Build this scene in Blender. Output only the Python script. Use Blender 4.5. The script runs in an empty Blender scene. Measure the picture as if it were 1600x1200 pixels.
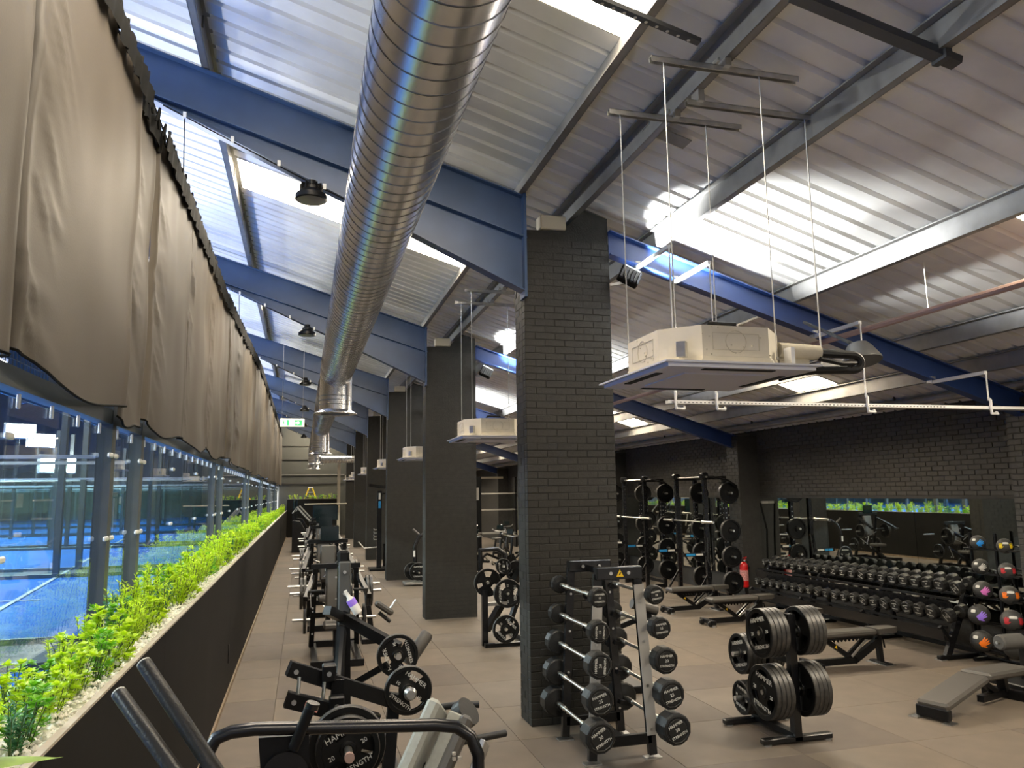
import bpy, bmesh, math, random
from mathutils import Vector, Matrix
random.seed(7)
SC = bpy.context.scene
COL = SC.collection
PI = math.pi

# ------------------------------------------------------------------ camera, world, exposure, lights
cam_d = bpy.data.cameras.new('camera'); cam = bpy.data.objects.new('camera', cam_d); COL.objects.link(cam)
cam_d.sensor_width = 36; cam_d.lens = 27.0; cam_d.clip_start = 0.05; cam_d.clip_end = 300
_r = Vector((0.9652003575920749, -0.2611196833435675, -0.014310159841380878))
_d = Vector((0.02279533034931319, 0.1385208076273803, -0.9900971461268455))
_f = Vector((0.2605161081745167, 0.9553159146715884, 0.13965264249841516))
_m = Matrix((_r, -_d, -_f)).transposed().to_4x4(); _m.translation = (0, 0, 2.34)
cam.matrix_world = _m
SC.camera = cam
SC.view_settings.view_transform = 'Standard'; SC.view_settings.look = 'None'
SC.view_settings.gamma = 1.0; SC.view_settings.use_curve_mapping = False
SC.view_settings.exposure = 0.0
SC.cycles.max_bounces = 7; SC.cycles.diffuse_bounces = 3; SC.cycles.glossy_bounces = 4
SC.cycles.transparent_max_bounces = 48; SC.cycles.transmission_bounces = 3
SC.cycles.caustics_reflective = False; SC.cycles.caustics_refractive = False
SC.cycles.sample_clamp_indirect = 6.0; SC.cycles.blur_glossy = 0.5
W = bpy.data.worlds.new('world'); SC.world = W; W.use_nodes = True
W.node_tree.nodes['Background'].inputs[0].default_value = (0.95, 0.93, 0.92, 1)
W.node_tree.nodes['Background'].inputs[1].default_value = 0.6
ROOFLIGHT_E = 32.0
COURT_W = 1200.0
UPLIGHT_W = 2300.0
POLE_W = 800.0
POLE_UP = 1.2

def lamp(name, kind, loc, target, power, color, size=0.3, size_y=None, angle=None, parent=None):
    l = bpy.data.lights.new(name, kind); l.energy = power; l.color = color
    if kind == 'AREA':
        l.size = size
        if size_y: l.shape = 'RECTANGLE'; l.size_y = size_y
    else:
        l.shadow_soft_size = size
    if angle: l.spot_size = angle; l.spot_blend = 0.6
    o = bpy.data.objects.new(name, l); COL.objects.link(o); o.location = loc
    o.rotation_euler = (Vector(target) - Vector(loc)).to_track_quat('-Z', 'Y').to_euler()
    return o

# ------------------------------------------------------------------ materials
def mat(name, col, rough=0.5, metal=0.0, var=0.0, vscale=8.0, bump=0.0, bscale=60.0, spec=0.5, emit=0.0, coat=0.0, transl=0.0):
    m = bpy.data.materials.new(name); m.use_nodes = True
    nt = m.node_tree; n = nt.nodes; L = nt.links; p = n['Principled BSDF']
    p.inputs['Base Color'].default_value = (*col, 1); p.inputs['Roughness'].default_value = rough
    p.inputs['Metallic'].default_value = metal; p.inputs['Specular IOR Level'].default_value = spec
    if coat: p.inputs['Coat Weight'].default_value = coat
    if emit:
        p.inputs['Emission Color'].default_value = (*col, 1); p.inputs['Emission Strength'].default_value = emit
    tc = n.new('ShaderNodeTexCoord')
    if var:
        nz = n.new('ShaderNodeTexNoise'); nz.inputs['Scale'].default_value = vscale; nz.inputs['Detail'].default_value = 5
        L.new(tc.outputs['Object'], nz.inputs['Vector'])
        rp = n.new('ShaderNodeValToRGB'); e = rp.color_ramp.elements
        e[0].position = 0.3; e[1].position = 0.72
        e[0].color = (*[max(0, c * (1 - var)) for c in col], 1); e[1].color = (*[min(1, c * (1 + var)) for c in col], 1)
        L.new(nz.outputs['Fac'], rp.inputs['Fac']); L.new(rp.outputs['Color'], p.inputs['Base Color'])
    if bump:
        nb = n.new('ShaderNodeTexNoise'); nb.inputs['Scale'].default_value = bscale; nb.inputs['Detail'].default_value = 3
        L.new(tc.outputs['Object'], nb.inputs['Vector'])
        bp = n.new('ShaderNodeBump'); bp.inputs['Strength'].default_value = bump; bp.inputs['Distance'].default_value = 0.01
        L.new(nb.outputs['Fac'], bp.inputs['Height']); L.new(bp.outputs['Normal'], p.inputs['Normal'])
    if transl:
        tr = n.new('ShaderNodeBsdfTranslucent'); tr.inputs['Color'].default_value = (*col, 1)
        mx = n.new('ShaderNodeMixShader'); mx.inputs[0].default_value = transl
        out = n['Material Output']
        L.new(p.outputs[0], mx.inputs[1]); L.new(tr.outputs[0], mx.inputs[2]); L.new(mx.outputs[0], out.inputs['Surface'])
    return m

def glass_mat(name, tint, refl=1.0):
    m = bpy.data.materials.new(name); m.use_nodes = True
    nt = m.node_tree; n = nt.nodes; L = nt.links; n.remove(n['Principled BSDF'])
    t = n.new('ShaderNodeBsdfTransparent'); t.inputs[0].default_value = (*tint, 1)
    g = n.new('ShaderNodeBsdfGlossy'); g.inputs['Roughness'].default_value = 0.01; g.inputs[0].default_value = (refl, refl, refl, 1)
    ge = n.new('ShaderNodeNewGeometry'); dt = n.new('ShaderNodeVectorMath'); dt.operation = 'DOT_PRODUCT'
    L.new(ge.outputs['Incoming'], dt.inputs[0]); L.new(ge.outputs['Normal'], dt.inputs[1])
    def mth(op, a, b=None, c=None):
        q = n.new('ShaderNodeMath'); q.operation = op; L.new(a, q.inputs[0])
        if b is not None: q.inputs[1].default_value = b
        if c is not None: q.inputs[2].default_value = c
        return q.outputs[0]
    ab = mth('ABSOLUTE', dt.outputs['Value']); om = mth('MULTIPLY_ADD', ab, -1.0, 1.0); p5 = mth('POWER', om, 5.0)
    sch = mth('MULTIPLY_ADD', p5, 0.96, 0.04)
    mx = n.new('ShaderNodeMixShader')
    L.new(sch, mx.inputs[0]); L.new(t.outputs[0], mx.inputs[1]); L.new(g.outputs[0], mx.inputs[2])
    L.new(mx.outputs[0], n['Material Output'].inputs['Surface'])
    return m

M = {}
M['black'] = mat('black_powder_coat', (0.007, 0.007, 0.0075), 0.34, spec=0.22, var=0.2, vscale=30)
M['blacksat'] = mat('black_satin_steel', (0.008, 0.008, 0.009), 0.26, spec=0.5)
M['rubber'] = mat('black_rubber', (0.014, 0.014, 0.0135), 0.42, spec=0.3, bump=0.15, bscale=120)
M['plate'] = mat('plate_urethane', (0.007, 0.007, 0.007), 0.36, spec=0.22, var=0.15, vscale=20)
M['platerim'] = mat('worn_plate_edge', (0.035, 0.033, 0.030), 0.42, var=0.5, vscale=25)
M['vinyl'] = mat('black_vinyl', (0.070, 0.064, 0.056), 0.45, bump=0.1, bscale=300)
M['vinylgrey'] = mat('grey_vinyl', (0.30, 0.31, 0.28), 0.5, var=0.08, vscale=30)
M['chrome'] = mat('chrome_bar', (0.88, 0.86, 0.80), 0.30, 1.0)
M['steel'] = mat('zinc_steel', (0.60, 0.60, 0.58), 0.35, 1.0, var=0.15, vscale=12)
M['duct'] = mat('galvanised_duct', (0.76, 0.77, 0.79), 0.27, 1.0, var=0.06, vscale=6)
M['seam'] = mat('duct_seam', (0.22, 0.22, 0.22), 0.40, 1.0)
M['roof'] = mat('profiled_roof_sheet', (0.82, 0.80, 0.74), 0.40, 0.12, var=0.10, vscale=2.0)
M['purlin'] = mat('galvanised_purlin', (0.27, 0.26, 0.24), 0.42, 0.45, var=0.15, vscale=5)
M['darksteel'] = mat('dark_channel_steel', (0.06, 0.06, 0.06), 0.5, 0.2)
M['blue'] = mat('blue_painted_steel', (0.040, 0.078, 0.165), 0.40, var=0.12, vscale=3)
M['blue_shaded'] = mat('shaded_blue_painted_steel', (0.016, 0.042, 0.150), 0.38, var=0.12, vscale=3)  # same paint as the rafters, with the weaker light put into its colour
M['brick'] = mat('painted_brick', (0.024, 0.0225, 0.019), 0.62, spec=0.3, var=0.22, vscale=9, bump=0.25, bscale=45)
M['mortar'] = mat('painted_mortar', (0.020, 0.019, 0.016), 0.75, spec=0.3, var=0.2, vscale=12, bump=0.3, bscale=60)
M['wallp'] = mat('dark_grey_wall_paint', (0.040, 0.038, 0.034), 0.7, var=0.2, vscale=2.5)
M['backwall'] = mat('grey_far_wall_paint', (0.050, 0.052, 0.045), 0.75, var=0.12, vscale=1.5)
M['hallwall'] = mat('court_hall_wall', (0.22, 0.24, 0.24), 0.7, var=0.15, vscale=1.0)
M['foam'] = mat('grey_foam', (0.10, 0.098, 0.092), 0.7, var=.1)
M['strip'] = mat('brushed_grey_strip', (0.42, 0.41, 0.39), 0.35, 0.2)
M['coverg'] = mat('dark_grey_cover', (0.065, 0.067, 0.067), 0.45)
M['brickw'] = mat('painted_wall_brick', (0.040, 0.037, 0.032), 0.6, var=0.22, vscale=9, bump=0.25, bscale=45)
M['mortarw'] = mat('painted_wall_mortar', (0.028, 0.026, 0.023), 0.75, var=0.2, vscale=12, bump=0.3, bscale=60)
M['planter'] = mat('dark_planter_board', (0.012, 0.011, 0.0095), 0.7, spec=0.12, var=0.12, vscale=2)
M['planteredge'] = mat('pale_board_edge', (0.45, 0.40, 0.32), 0.7, var=0.15, vscale=10)
M['trim'] = mat('tan_skirting', (0.22, 0.16, 0.10), 0.6, var=0.2, vscale=10)
TILE = [mat('rubber_floor_tile_%s' % k, c, 0.60, var=0.10, vscale=3.5, bump=0.10, bscale=220, spec=0.35)
        for k, c in (('warm', (0.152, 0.122, 0.091)), ('plain', (0.146, 0.119, 0.092)), ('dull', (0.118, 0.095, 0.075)))]
M['subfloor'] = mat('floor_slab', (0.10, 0.088, 0.074), 0.8, var=0.2, vscale=4)
M['court'] = mat('blue_court_turf', (0.006, 0.19, 0.80), 0.75, var=0.10, vscale=1.2, bump=0.1, bscale=200)
M['courtgrey'] = mat('grey_court_path', (0.19, 0.20, 0.20), 0.8, var=0.1, vscale=2)
M['line'] = mat('white_line_paint', (0.85, 0.86, 0.84), 0.6)
M['gravel'] = mat('cream_gravel', (0.88, 0.82, 0.70), 0.8, var=0.2, vscale=14)
M['lime'] = mat('lime_leaf', (0.56, 0.76, 0.02), 0.45, var=0.28, vscale=9, transl=0.35)
M['leaf'] = mat('green_leaf', (0.20, 0.50, 0.02), 0.42, var=0.35, vscale=9, transl=0.30)
M['bluegreen'] = mat('blue_green_leaf', (0.06, 0.22, 0.08), 0.45, var=0.3, vscale=9, transl=0.25)
M['stemg'] = mat('plant_stem', (0.06, 0.10, 0.02), 0.6)
M['curtain'] = mat('taupe_curtain_fabric', (0.072, 0.060, 0.045), 0.62, var=0.08, vscale=1.2, bump=0.06, bscale=90, spec=0.4)
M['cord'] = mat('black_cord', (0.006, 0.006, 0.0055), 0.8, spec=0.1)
M['framesteel'] = mat('court_frame_grey', (0.075, 0.088, 0.090), 0.45, var=0.1, vscale=6)
M['clip'] = mat('white_glass_clip', (0.75, 0.76, 0.74), 0.4)
M['acbody'] = mat('beige_cassette_casing', (0.66, 0.60, 0.47), 0.55, var=0.06, vscale=6)
M['acwhite'] = mat('white_cassette_panel', (0.68, 0.68, 0.70), 0.4)
M['white'] = mat('white_plastic', (0.80, 0.79, 0.76), 0.45)
M['dark'] = mat('black_slot', (0.004, 0.004, 0.004), 0.8)
M['insul'] = mat('cream_pipe_insulation', (0.66, 0.60, 0.46), 0.8, bump=0.4, bscale=30)
M['red'] = mat('red_enamel', (0.62, 0.012, 0.012), 0.28)
M['label'] = mat('printed_white_label', (0.72, 0.30, 0.28), 0.5, var=0.5, vscale=60)
M['yellow'] = mat('yellow_sticker', (0.80, 0.50, 0.01), 0.5)
M['letter'] = mat('white_lettering', (0.66, 0.65, 0.60), 0.5)
M['pink'] = mat('pink_print', (0.95, 0.25, 0.75), 0.5)
M['orange'] = mat('orange_print', (1.0, 0.22, 0.01), 0.5)
M['purple'] = mat('purple_print', (0.38, 0.22, 0.95), 0.5)
M['bluep'] = mat('blue_print', (0.02, 0.36, 1.0), 0.5)
M['redp'] = mat('red_print', (0.55, 0.03, 0.04), 0.5)
M['yellowp'] = mat('yellow_print', (0.85, 0.62, 0.01), 0.5)
M['ballm'] = mat('rubber_ball_grey', (0.045, 0.044, 0.041), 0.55, bump=0.35, bscale=160)
M['pinkl'] = mat('pink_warning_label', (0.75, 0.33, 0.30), 0.5)
M['cyanl'] = mat('blue_rack_label', (0.02, 0.25, 0.55), 0.4)
M['screen'] = mat('dark_screen_glass', (0.006, 0.012, 0.013), 0.12)
M['pipecream'] = mat('cream_pipe', (0.50, 0.44, 0.32), 0.6)
M['copper'] = mat('pinkish_pipe', (0.50, 0.34, 0.29), 0.45, 0.3)
M['alu'] = mat('silver_sweat_metal', (0.62, 0.62, 0.60), 0.3, 1.0)
M['mirror'] = mat('mirror_glass', (0.80, 0.84, 0.80), 0.015, 1.0)
M['glass'] = glass_mat('court_glass', (0.93, 0.975, 0.97), 0.75)
M['rooflight'] = mat('daylit_rooflight', (1.0, 0.88, 0.70), 0.5, emit=ROOFLIGHT_E)
M['floodface'] = mat('flood_face', (0.90, 0.97, 1.0), 0.5, emit=40.0)
M['upface'] = mat('uplight_face', (0.75, 0.88, 1.0), 0.5, emit=25.0)
M['exitg'] = mat('exit_sign_green', (0.05, 0.62, 0.16), 0.5, emit=1.0)
M['exitw'] = mat('exit_sign_glow', (0.88, 1.0, 0.70), 0.5, emit=1.1)
M['doorlight'] = mat('lit_doorway', (1.0, 0.99, 0.95), 0.5, emit=2.2)
M['lens'] = mat('grey_lamp_lens', (0.35, 0.33, 0.28), 0.3)
M['shelfgrey'] = mat('grey_board', (0.22, 0.21, 0.19), 0.5)

# ------------------------------------------------------------------ mesh builder
class MB:
    def __init__(s): s.v = []; s.f = []
    def add(s, vs, fs):
        o = len(s.v); s.v += [tuple(v) for v in vs]; s.f += [tuple(i + o for i in f) for f in fs]; return s
    def box(s, c, d, rot=None):
        hx, hy, hz = d[0] / 2, d[1] / 2, d[2] / 2
        vs = [Vector((x * hx, y * hy, z * hz)) for x in (-1, 1) for y in (-1, 1) for z in (-1, 1)]
        if rot is not None: vs = [rot @ v for v in vs]
        c = Vector(c)
        return s.add([v + c for v in vs], [(0, 1, 3, 2), (4, 6, 7, 5), (0, 4, 5, 1), (2, 3, 7, 6), (0, 2, 6, 4), (1, 5, 7, 3)])
    def box2(s, a, b):
        return s.box([(a[i] + b[i]) / 2 for i in range(3)], [abs(b[i] - a[i]) for i in range(3)])
    def beam(s, p0, p1, w, h, up=(0, 0, 1)):
        p0 = Vector(p0); p1 = Vector(p1); d = p1 - p0; y = d.normalized(); u = Vector(up)
        if abs(y.dot(u)) > 0.98: u = Vector((1, 0, 0))
        x = y.cross(u).normalized(); z = x.cross(y)
        return s.box((p0 + p1) / 2, (w, d.length, h), Matrix((x, y, z)).transposed())
    def rbox(s, c, d, r, rot=None):
        h = [d[i] / 2 for i in range(3)]; r = min(r, *[q * 0.95 for q in h]); vs = []; idx = {}
        sg = (-1, 1)
        for a in sg:
            for b in sg:
                for e in sg:
                    for ax in range(3):
                        idx[(a, b, e, ax)] = len(vs)
                        v = Vector([q * (h[i] - (0 if i == ax else r)) for i, q in enumerate((a, b, e))])
                        vs.append(v)
        fs = []
        def key(ax, sv, o, vals, which):
            k = [0, 0, 0]; k[ax] = sv
            for i, q in zip(o, vals): k[i] = q
            return idx[(*k, which)]
        for ax in range(3):
            o = [i for i in range(3) if i != ax]
            for q in sg:
                fs.append(tuple(key(ax, q, o, t, ax) for t in ((-1, -1), (1, -1), (1, 1), (-1, 1))))
        for cx in range(3):
            a, b = [i for i in range(3) if i != cx]
            for qa in sg:
                for qb in sg:
                    def kk(qc, w):
                        k = [0, 0, 0]; k[cx] = qc; k[a] = qa; k[b] = qb; return idx[(*k, w)]
                    fs.append((kk(-1, a), kk(1, a), kk(1, b), kk(-1, b)))
        for a in sg:
            for b in sg:
                for e in sg: fs.append(tuple(idx[(a, b, e, ax)] for ax in range(3)))
        if rot is not None: vs = [rot @ v for v in vs]
        c = Vector(c)
        return s.add([v + c for v in vs], fs)
    def tube(s, pts, r, n=8, caps=True):
        pts = [Vector(p) for p in pts]; rs = r if isinstance(r, (list, tuple)) else [r] * len(pts)
        t0 = (pts[1] - pts[0]).normalized(); u = Vector((0, 0, 1)) if abs(t0.z) < 0.9 else Vector((1, 0, 0))
        u = (u - t0 * u.dot(t0)).normalized(); vs = []; N = len(pts)
        for i, p in enumerate(pts):
            t = (pts[min(i + 1, N - 1)] - pts[max(i - 1, 0)])
            t = t.normalized() if t.length > 1e-9 else t0
            u = (u - t * u.dot(t)); u = u.normalized() if u.length > 1e-6 else Vector((1, 0, 0)); w = t.cross(u)
            for k in range(n):
                a = 2 * PI * k / n; vs.append(p + (u * math.cos(a) + w * math.sin(a)) * rs[i])
        fs = [(i * n + k, i * n + (k + 1) % n, (i + 1) * n + (k + 1) % n, (i + 1) * n + k) for i in range(N - 1) for k in range(n)]
        if caps: fs += [tuple(range(n - 1, -1, -1)), tuple((N - 1) * n + k for k in range(n))]
        return s.add(vs, fs)
    def cyl(s, p0, p1, r, n=12): return s.tube([p0, p1], r, n)
    def lathe(s, prof, o=(0, 0, 0), ax=(0, 0, 1), n=24, closed=False, skip=None, ph=0.0):
        # prof: (radius, height along axis); closed loops the profile; skip(seg k, profile i) leaves a face out
        o = Vector(o); z = Vector(ax).normalized(); u = Vector((1, 0, 0)) if abs(z.x) < 0.9 else Vector((0, 0, 1))
        u = (u - z * u.dot(z)).normalized(); w = z.cross(u); P = len(prof); vs = []
        for k in range(n):
            a = 2 * PI * k / n + ph; d = u * math.cos(a) + w * math.sin(a)
            for (r, h) in prof: vs.append(o + d * r + z * h)
        fs = []
        for k in range(n):
            k2 = (k + 1) % n
            for i in range(P if closed else P - 1):
                if skip and skip(k, i): continue
                j = (i + 1) % P
                fs.append((k * P + i, k2 * P + i, k2 * P + j, k * P + j))
        return s.add(vs, fs)
    def prism(s, poly, ext):
        e = Vector(ext); a = [Vector(p) for p in poly]; n = len(a)
        return s.add(a + [p + e for p in a], [tuple(range(n - 1, -1, -1)), tuple(range(n, 2 * n))] + [(i, (i + 1) % n, n + (i + 1) % n, n + i) for i in range(n)])
    def sphere(s, c, r, nu=16, nv=10):
        prof = [(r * math.sin(PI * i / nv) + 1e-5, -r * math.cos(PI * i / nv)) for i in range(nv + 1)]
        return s.lathe(prof, c, (0, 0, 1), nu)
    def quad(s, a, b, c, d): return s.add([a, b, c, d], [(0, 1, 2, 3)])

def obj(name, mb, m, parent=None, kind=None, smooth=True, fix=True, label=None, mesh=None, ang=35):
    if mesh is None:
        me = bpy.data.meshes.new(name); me.from_pydata(mb.v, [], mb.f); me.update()
        if fix:
            b = bmesh.new(); b.from_mesh(me); bmesh.ops.recalc_face_normals(b, faces=b.faces); b.to_mesh(me); b.free()
        if smooth:
            me.polygons.foreach_set('use_smooth', [True] * len(me.polygons)); me.set_sharp_from_angle(angle=math.radians(ang))
        me.materials.append(m)
    else: me = mesh
    o = bpy.data.objects.new(name, me); COL.objects.link(o)
    if parent is not None: o.parent = parent
    if kind: o['kind'] = kind
    if label: o['label'] = label
    return o

def tag(o, label, cat, group=None, kind=None):
    o['label'] = label; o['category'] = cat
    if group: o['group'] = group
    if kind: o['kind'] = kind
    return o
def thing(name, label, cat, loc=(0, 0, 0), rz=0.0, group=None, kind=None):
    o = bpy.data.objects.new(name, None); o.empty_display_size = 0.1; COL.objects.link(o)
    o.location = loc; o.rotation_euler = (0, 0, rz)
    return tag(o, label, cat, group, kind)
def dup(root, loc, rz=0.0, label=None, group=None, scale=None):
    r = root.copy(); COL.objects.link(r); r.location = loc; r.rotation_euler = (0, 0, rz)
    if label: r['label'] = label
    if group: r['group'] = group
    if scale: r.scale = (scale,) * 3
    for ch in list(root.children):
        c = ch.copy(); COL.objects.link(c); c.parent = r
        for g in list(ch.children):
            d = g.copy(); COL.objects.link(d); d.parent = c
    return r

_text = {}
def text_mesh(body, size, m, ext=0.0015):
    k = (body, round(size, 4), m.name)
    if k not in _text:
        cu = bpy.data.curves.new('lettering', 'FONT'); cu.body = body; cu.size = size; cu.extrude = ext
        cu.align_x = 'CENTER'; cu.align_y = 'CENTER'; cu.resolution_u = 2
        o = bpy.data.objects.new('tmp', cu); COL.objects.link(o)
        bpy.context.view_layer.update()
        me = bpy.data.meshes.new_from_object(o.evaluated_get(bpy.context.evaluated_depsgraph_get()))
        bpy.data.objects.remove(o); me.materials.clear(); me.materials.append(m); me.name = 'lettering'
        _text[k] = me
    return _text[k]
FACE_NY = Matrix(((1, 0, 0), (0, 0, -1), (0, 1, 0)))       # text read by someone looking along +Y
FACE_NX = Matrix(((0, 0, -1), (-1, 0, 0), (0, 1, 0)))      # text read by someone looking along +X
FACE_PX = Matrix(((0, 0, 1), (1, 0, 0), (0, 1, 0)))
def put_text(body, size, m, parent, loc, R, roll=0.0, name='lettering'):
    o = bpy.data.objects.new(name, text_mesh(body, size, m)); COL.objects.link(o); o.parent = parent
    o.matrix_local = Matrix.Translation(loc) @ R.to_4x4() @ Matrix.Rotation(roll, 4, 'Z')
    return o
def multi_text(lines, m, parent, loc, R, roll=0.0, sx=1.0):
    # several lines of print joined into one lettering part; lines: (body, size, x, y)
    key = (tuple(lines), m.name)
    if key not in _text:
        mb = MB()
        for body, size, x, y in lines:
            me = text_mesh(body, size, m)
            mb.add([(v.co.x + x, v.co.y + y, v.co.z) for v in me.vertices], [tuple(p.vertices) for p in me.polygons])
        me = bpy.data.meshes.new('lettering'); me.from_pydata(mb.v, [], mb.f); me.materials.append(m); _text[key] = me
    o = bpy.data.objects.new('lettering', _text[key]); COL.objects.link(o); o.parent = parent
    o.matrix_local = Matrix.Translation(loc) @ R.to_4x4() @ Matrix.Rotation(roll, 4, 'Z')
    return o
ORD = 'first second third fourth fifth sixth seventh eighth ninth tenth eleventh twelfth thirteenth fourteenth fifteenth sixteenth seventeenth eighteenth nineteenth twentieth'.split()
def arc(c, r, a0, a1, n, ax='xz', y=0):
    out = []
    for i in range(n + 1):
        a = a0 + (a1 - a0) * i / n
        out.append((c[0] + r * math.cos(a), y, c[1] + r * math.sin(a)))
    return out

SL = -0.31; Z0 = 6.27
def roofz(x): return Z0 + SL * x          # top of the rafters
BAYS = [0.83 + 6.97 * k for k in range(0, 7)]     # frame lines; pillars stand on all from 7.83
YEND = 47.0; XR = 9.4; XP = -0.81

# ------------------------------------------------------------------ floor
fl = obj('floor', MB().box2((-0.9, -6, -0.12), (XR + 0.3, YEND, -0.014)), M['subfloor'], kind='structure')
TS = 1.15; g = 0.0018
tile_me = {}
def tile_mesh(w, l, k):
    key = (round(w, 3), round(l, 3), k)
    if key not in tile_me:
        mb = MB(); b = 0.0025
        x, y = w / 2 - g, l / 2 - g
        mb.add([(-x, -y, -0.014), (x, -y, -0.014), (x, y, -0.014), (-x, y, -0.014), (-x, -y, -b), (x, -y, -b), (x, y, -b), (-x, y, -b),
                (-x + b, -y + b, 0), (x - b, -y + b, 0), (x - b, y - b, 0), (-x + b, y - b, 0)],
               [(0, 1, 5, 4), (1, 2, 6, 5), (2, 3, 7, 6), (3, 0, 4, 7), (4, 5, 9, 8), (5, 6, 10, 9), (6, 7, 11, 10), (7, 4, 8, 11), (8, 9, 10, 11)])
        me = bpy.data.meshes.new('tile'); me.from_pydata(mb.v, [], mb.f); me.materials.append(TILE[k]); tile_me[key] = me
    return tile_me[key]
xs = [XP, -0.24] + [-0.24 + TS * i for i in range(1, 9)] + [XR]
ys0 = 9.75 - 8 * TS
rest = [MB(), MB(), MB()]; ntile = 0
for j in range(-5, 42):
    for i in range(len(xs) - 1):
        x0, x1 = xs[i], xs[i + 1]; y0 = ys0 + j * TS; y1 = min(y0 + TS, YEND)
        if y1 - y0 < 0.05: continue
        k = random.choice((0, 1, 1, 2))
        if 2.6 < y1 and y0 < 34 and ntile < 290 and not (y1 < 6 and (x0 > 5 or x1 < 0)):
            o = obj('tile', None, None, fl, mesh=tile_mesh(x1 - x0, y1 - y0, k)); ntile += 1
            o.location = ((x0 + x1) / 2, (y0 + y1) / 2, 0)
        else:
            rest[k].box2((x0 + g, y0 + g, -0.014), (x1 - g, y1 - g, 0))
for k in range(3): obj('far_tiles', rest[k], TILE[k], fl, kind='stuff', fix=False, smooth=False)

# ------------------------------------------------------------------ roof: sheets, rooflights, purlins, rafters
ce = obj('ceiling', MB().prism([(-24, -6, roofz(-24) + 0.40), (10, -6, roofz(10) + 0.40), (10, -6, roofz(10) + 0.47), (-24, -6, roofz(-24) + 0.47)], (0, YEND + 6.3, 0)), M['purlin'], kind='structure')
ZS = 0.22     # sheet above the rafter tops
def sheet_mesh(x0, x1, y0, y1, dz=0.0):
    mb = MB(); prof = []; pitch = 0.25; n = max(1, round((y1 - y0) / pitch)); p = (y1 - y0) / n
    for i in range(n):
        a = y0 + i * p
        prof += [(a, 0.0), (a + p * 0.72, 0.0), (a + p * 0.79, 0.040), (a + p * 0.93, 0.040)]
    prof.append((y1, 0.0)); N = len(prof); vs = []
    for x in (x0, x1): vs += [(x, y, roofz(x) + ZS + h + dz) for y, h in prof]
    mb.add(vs, [(i, i + 1, N + i + 1, N + i) for i in range(N - 1)])
    return mb
RL = []      # rooflight rectangles (x0,x1,y0,y1)
for k, b in enumerate(BAYS):
    ys_ = (4.0, 5.05) if k == 0 else (b + 2.47, b + 3.50)
    RL += [(-1.0, 2.28, *ys_), (5.75, 8.15, *ys_)]
RL.append((-1.0, 2.28, -3.4, -2.35)); RL.append((5.75, 8.15, -3.4, -2.35))
cuts = sorted({round(v, 3) for r in RL for v in (r[2], r[3])})
edges = [-6.0]
for c0, c1 in zip(cuts[::2], cuts[1::2]):
    n = max(1, round((c0 - edges[-1]) / 1.0)); s0 = edges[-1]
    edges += [s0 + (c0 - s0) * (i + 1) / n for i in range(n)]; edges.append(c1)
s0 = edges[-1]; n = max(1, round((YEND - s0) / 1.0)); edges += [s0 + (YEND - s0) * (i + 1) / n for i in range(n)]
for y0, y1 in zip(edges[:-1], edges[1:]):
    lit = any(abs(r[2] - y0) < 0.01 for r in RL)
    spans = [(-24, -1.0), (2.28, 5.75), (8.15, 9.7)] if lit else [(-24, -1.0), (-1.0, 9.7)]
    for x0, x1 in spans:
        obj('roof_sheet', sheet_mesh(x0, x1, y0, y1), M['roof'], ce, fix=False, smooth=False)
for i, r in enumerate(RL):
    w = obj('window_%d' % (i + 1), sheet_mesh(*r, dz=0.01), M['rooflight'], kind='structure', fix=False, smooth=False)
# purlins: Z sections along the hall
def purlin(x, y0, y1, label, face=1, depth=0.2):
    z = roofz(x) + ZS; t = thing('purlin', label, 'purlin', (x, y0, z))
    L = y1 - y0
    obj('web', MB().box2((-0.004, 0, -depth), (0.004, L, 0)), M['purlin'], t)
    obj('flange', MB().box2((0, 0, -0.012), (0.065 * face, L, 0)), M['purlin'], t)
    lw = MB().box2((-0.065 * face, 0, -depth), (0, L, -depth + 0.008)); lw.box2((-0.065 * face - 0.004, 0, -depth), (-0.065 * face + 0.004, L, -depth + 0.02))
    obj('flange', lw, M['purlin'], t)
    cl = MB()
    for k in range(int(L / 1.74)):
        cl.box((0.010, 0.9 + k * 1.74, -depth / 2), (0.02, 0.025, depth * 0.55))
    obj('cleat', cl, M['darksteel'], t, kind='stuff')
    return t
PX = [(-4.5, 'galvanised purlin highest up the roof, over the court beyond the curtain'), (-2.75, 'galvanised purlin hidden above the curtain top on the court side'),
      (-1.0, 'galvanised purlin along the upper edge of the bright rooflights'), (0.62, 'galvanised purlin running directly above the silver air duct'),
      (2.28, 'galvanised purlin ending the rooflights beside the pillar tops'), (2.86, 'galvanised purlin carrying the suspension struts over the pillar heads'),
      (3.85, 'dark lower-lit purlin one step down the slope from the pillars'), (5.62, 'bright purlin midway between the pillars and the mirror wall'),
      (7.36, 'galvanised purlin above the ball rack and dumbbell rack side'), (8.2, 'galvanised purlin at the lower edge of the low rooflights')]
for x, lb in PX: purlin(x, -6, YEND, lb, face=1 if x < 2.5 else -1)
gt = thing('eaves_gutter', 'grey eaves pipe running along the top of the mirror wall', 'pipe', (0, 0, 0))
obj('pipe', MB().tube([(8.95, -6, 3.62), (8.95, YEND, 3.62)], 0.06, 10), M['purlin'], gt)
gb = MB()
for y in [2, 6, 10, 14, 18, 22, 26, 30]: gb.box((8.95, y, 3.72), (0.03, 0.03, 0.16))
obj('bracket', gb, M['darksteel'], gt, kind='stuff')

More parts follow.
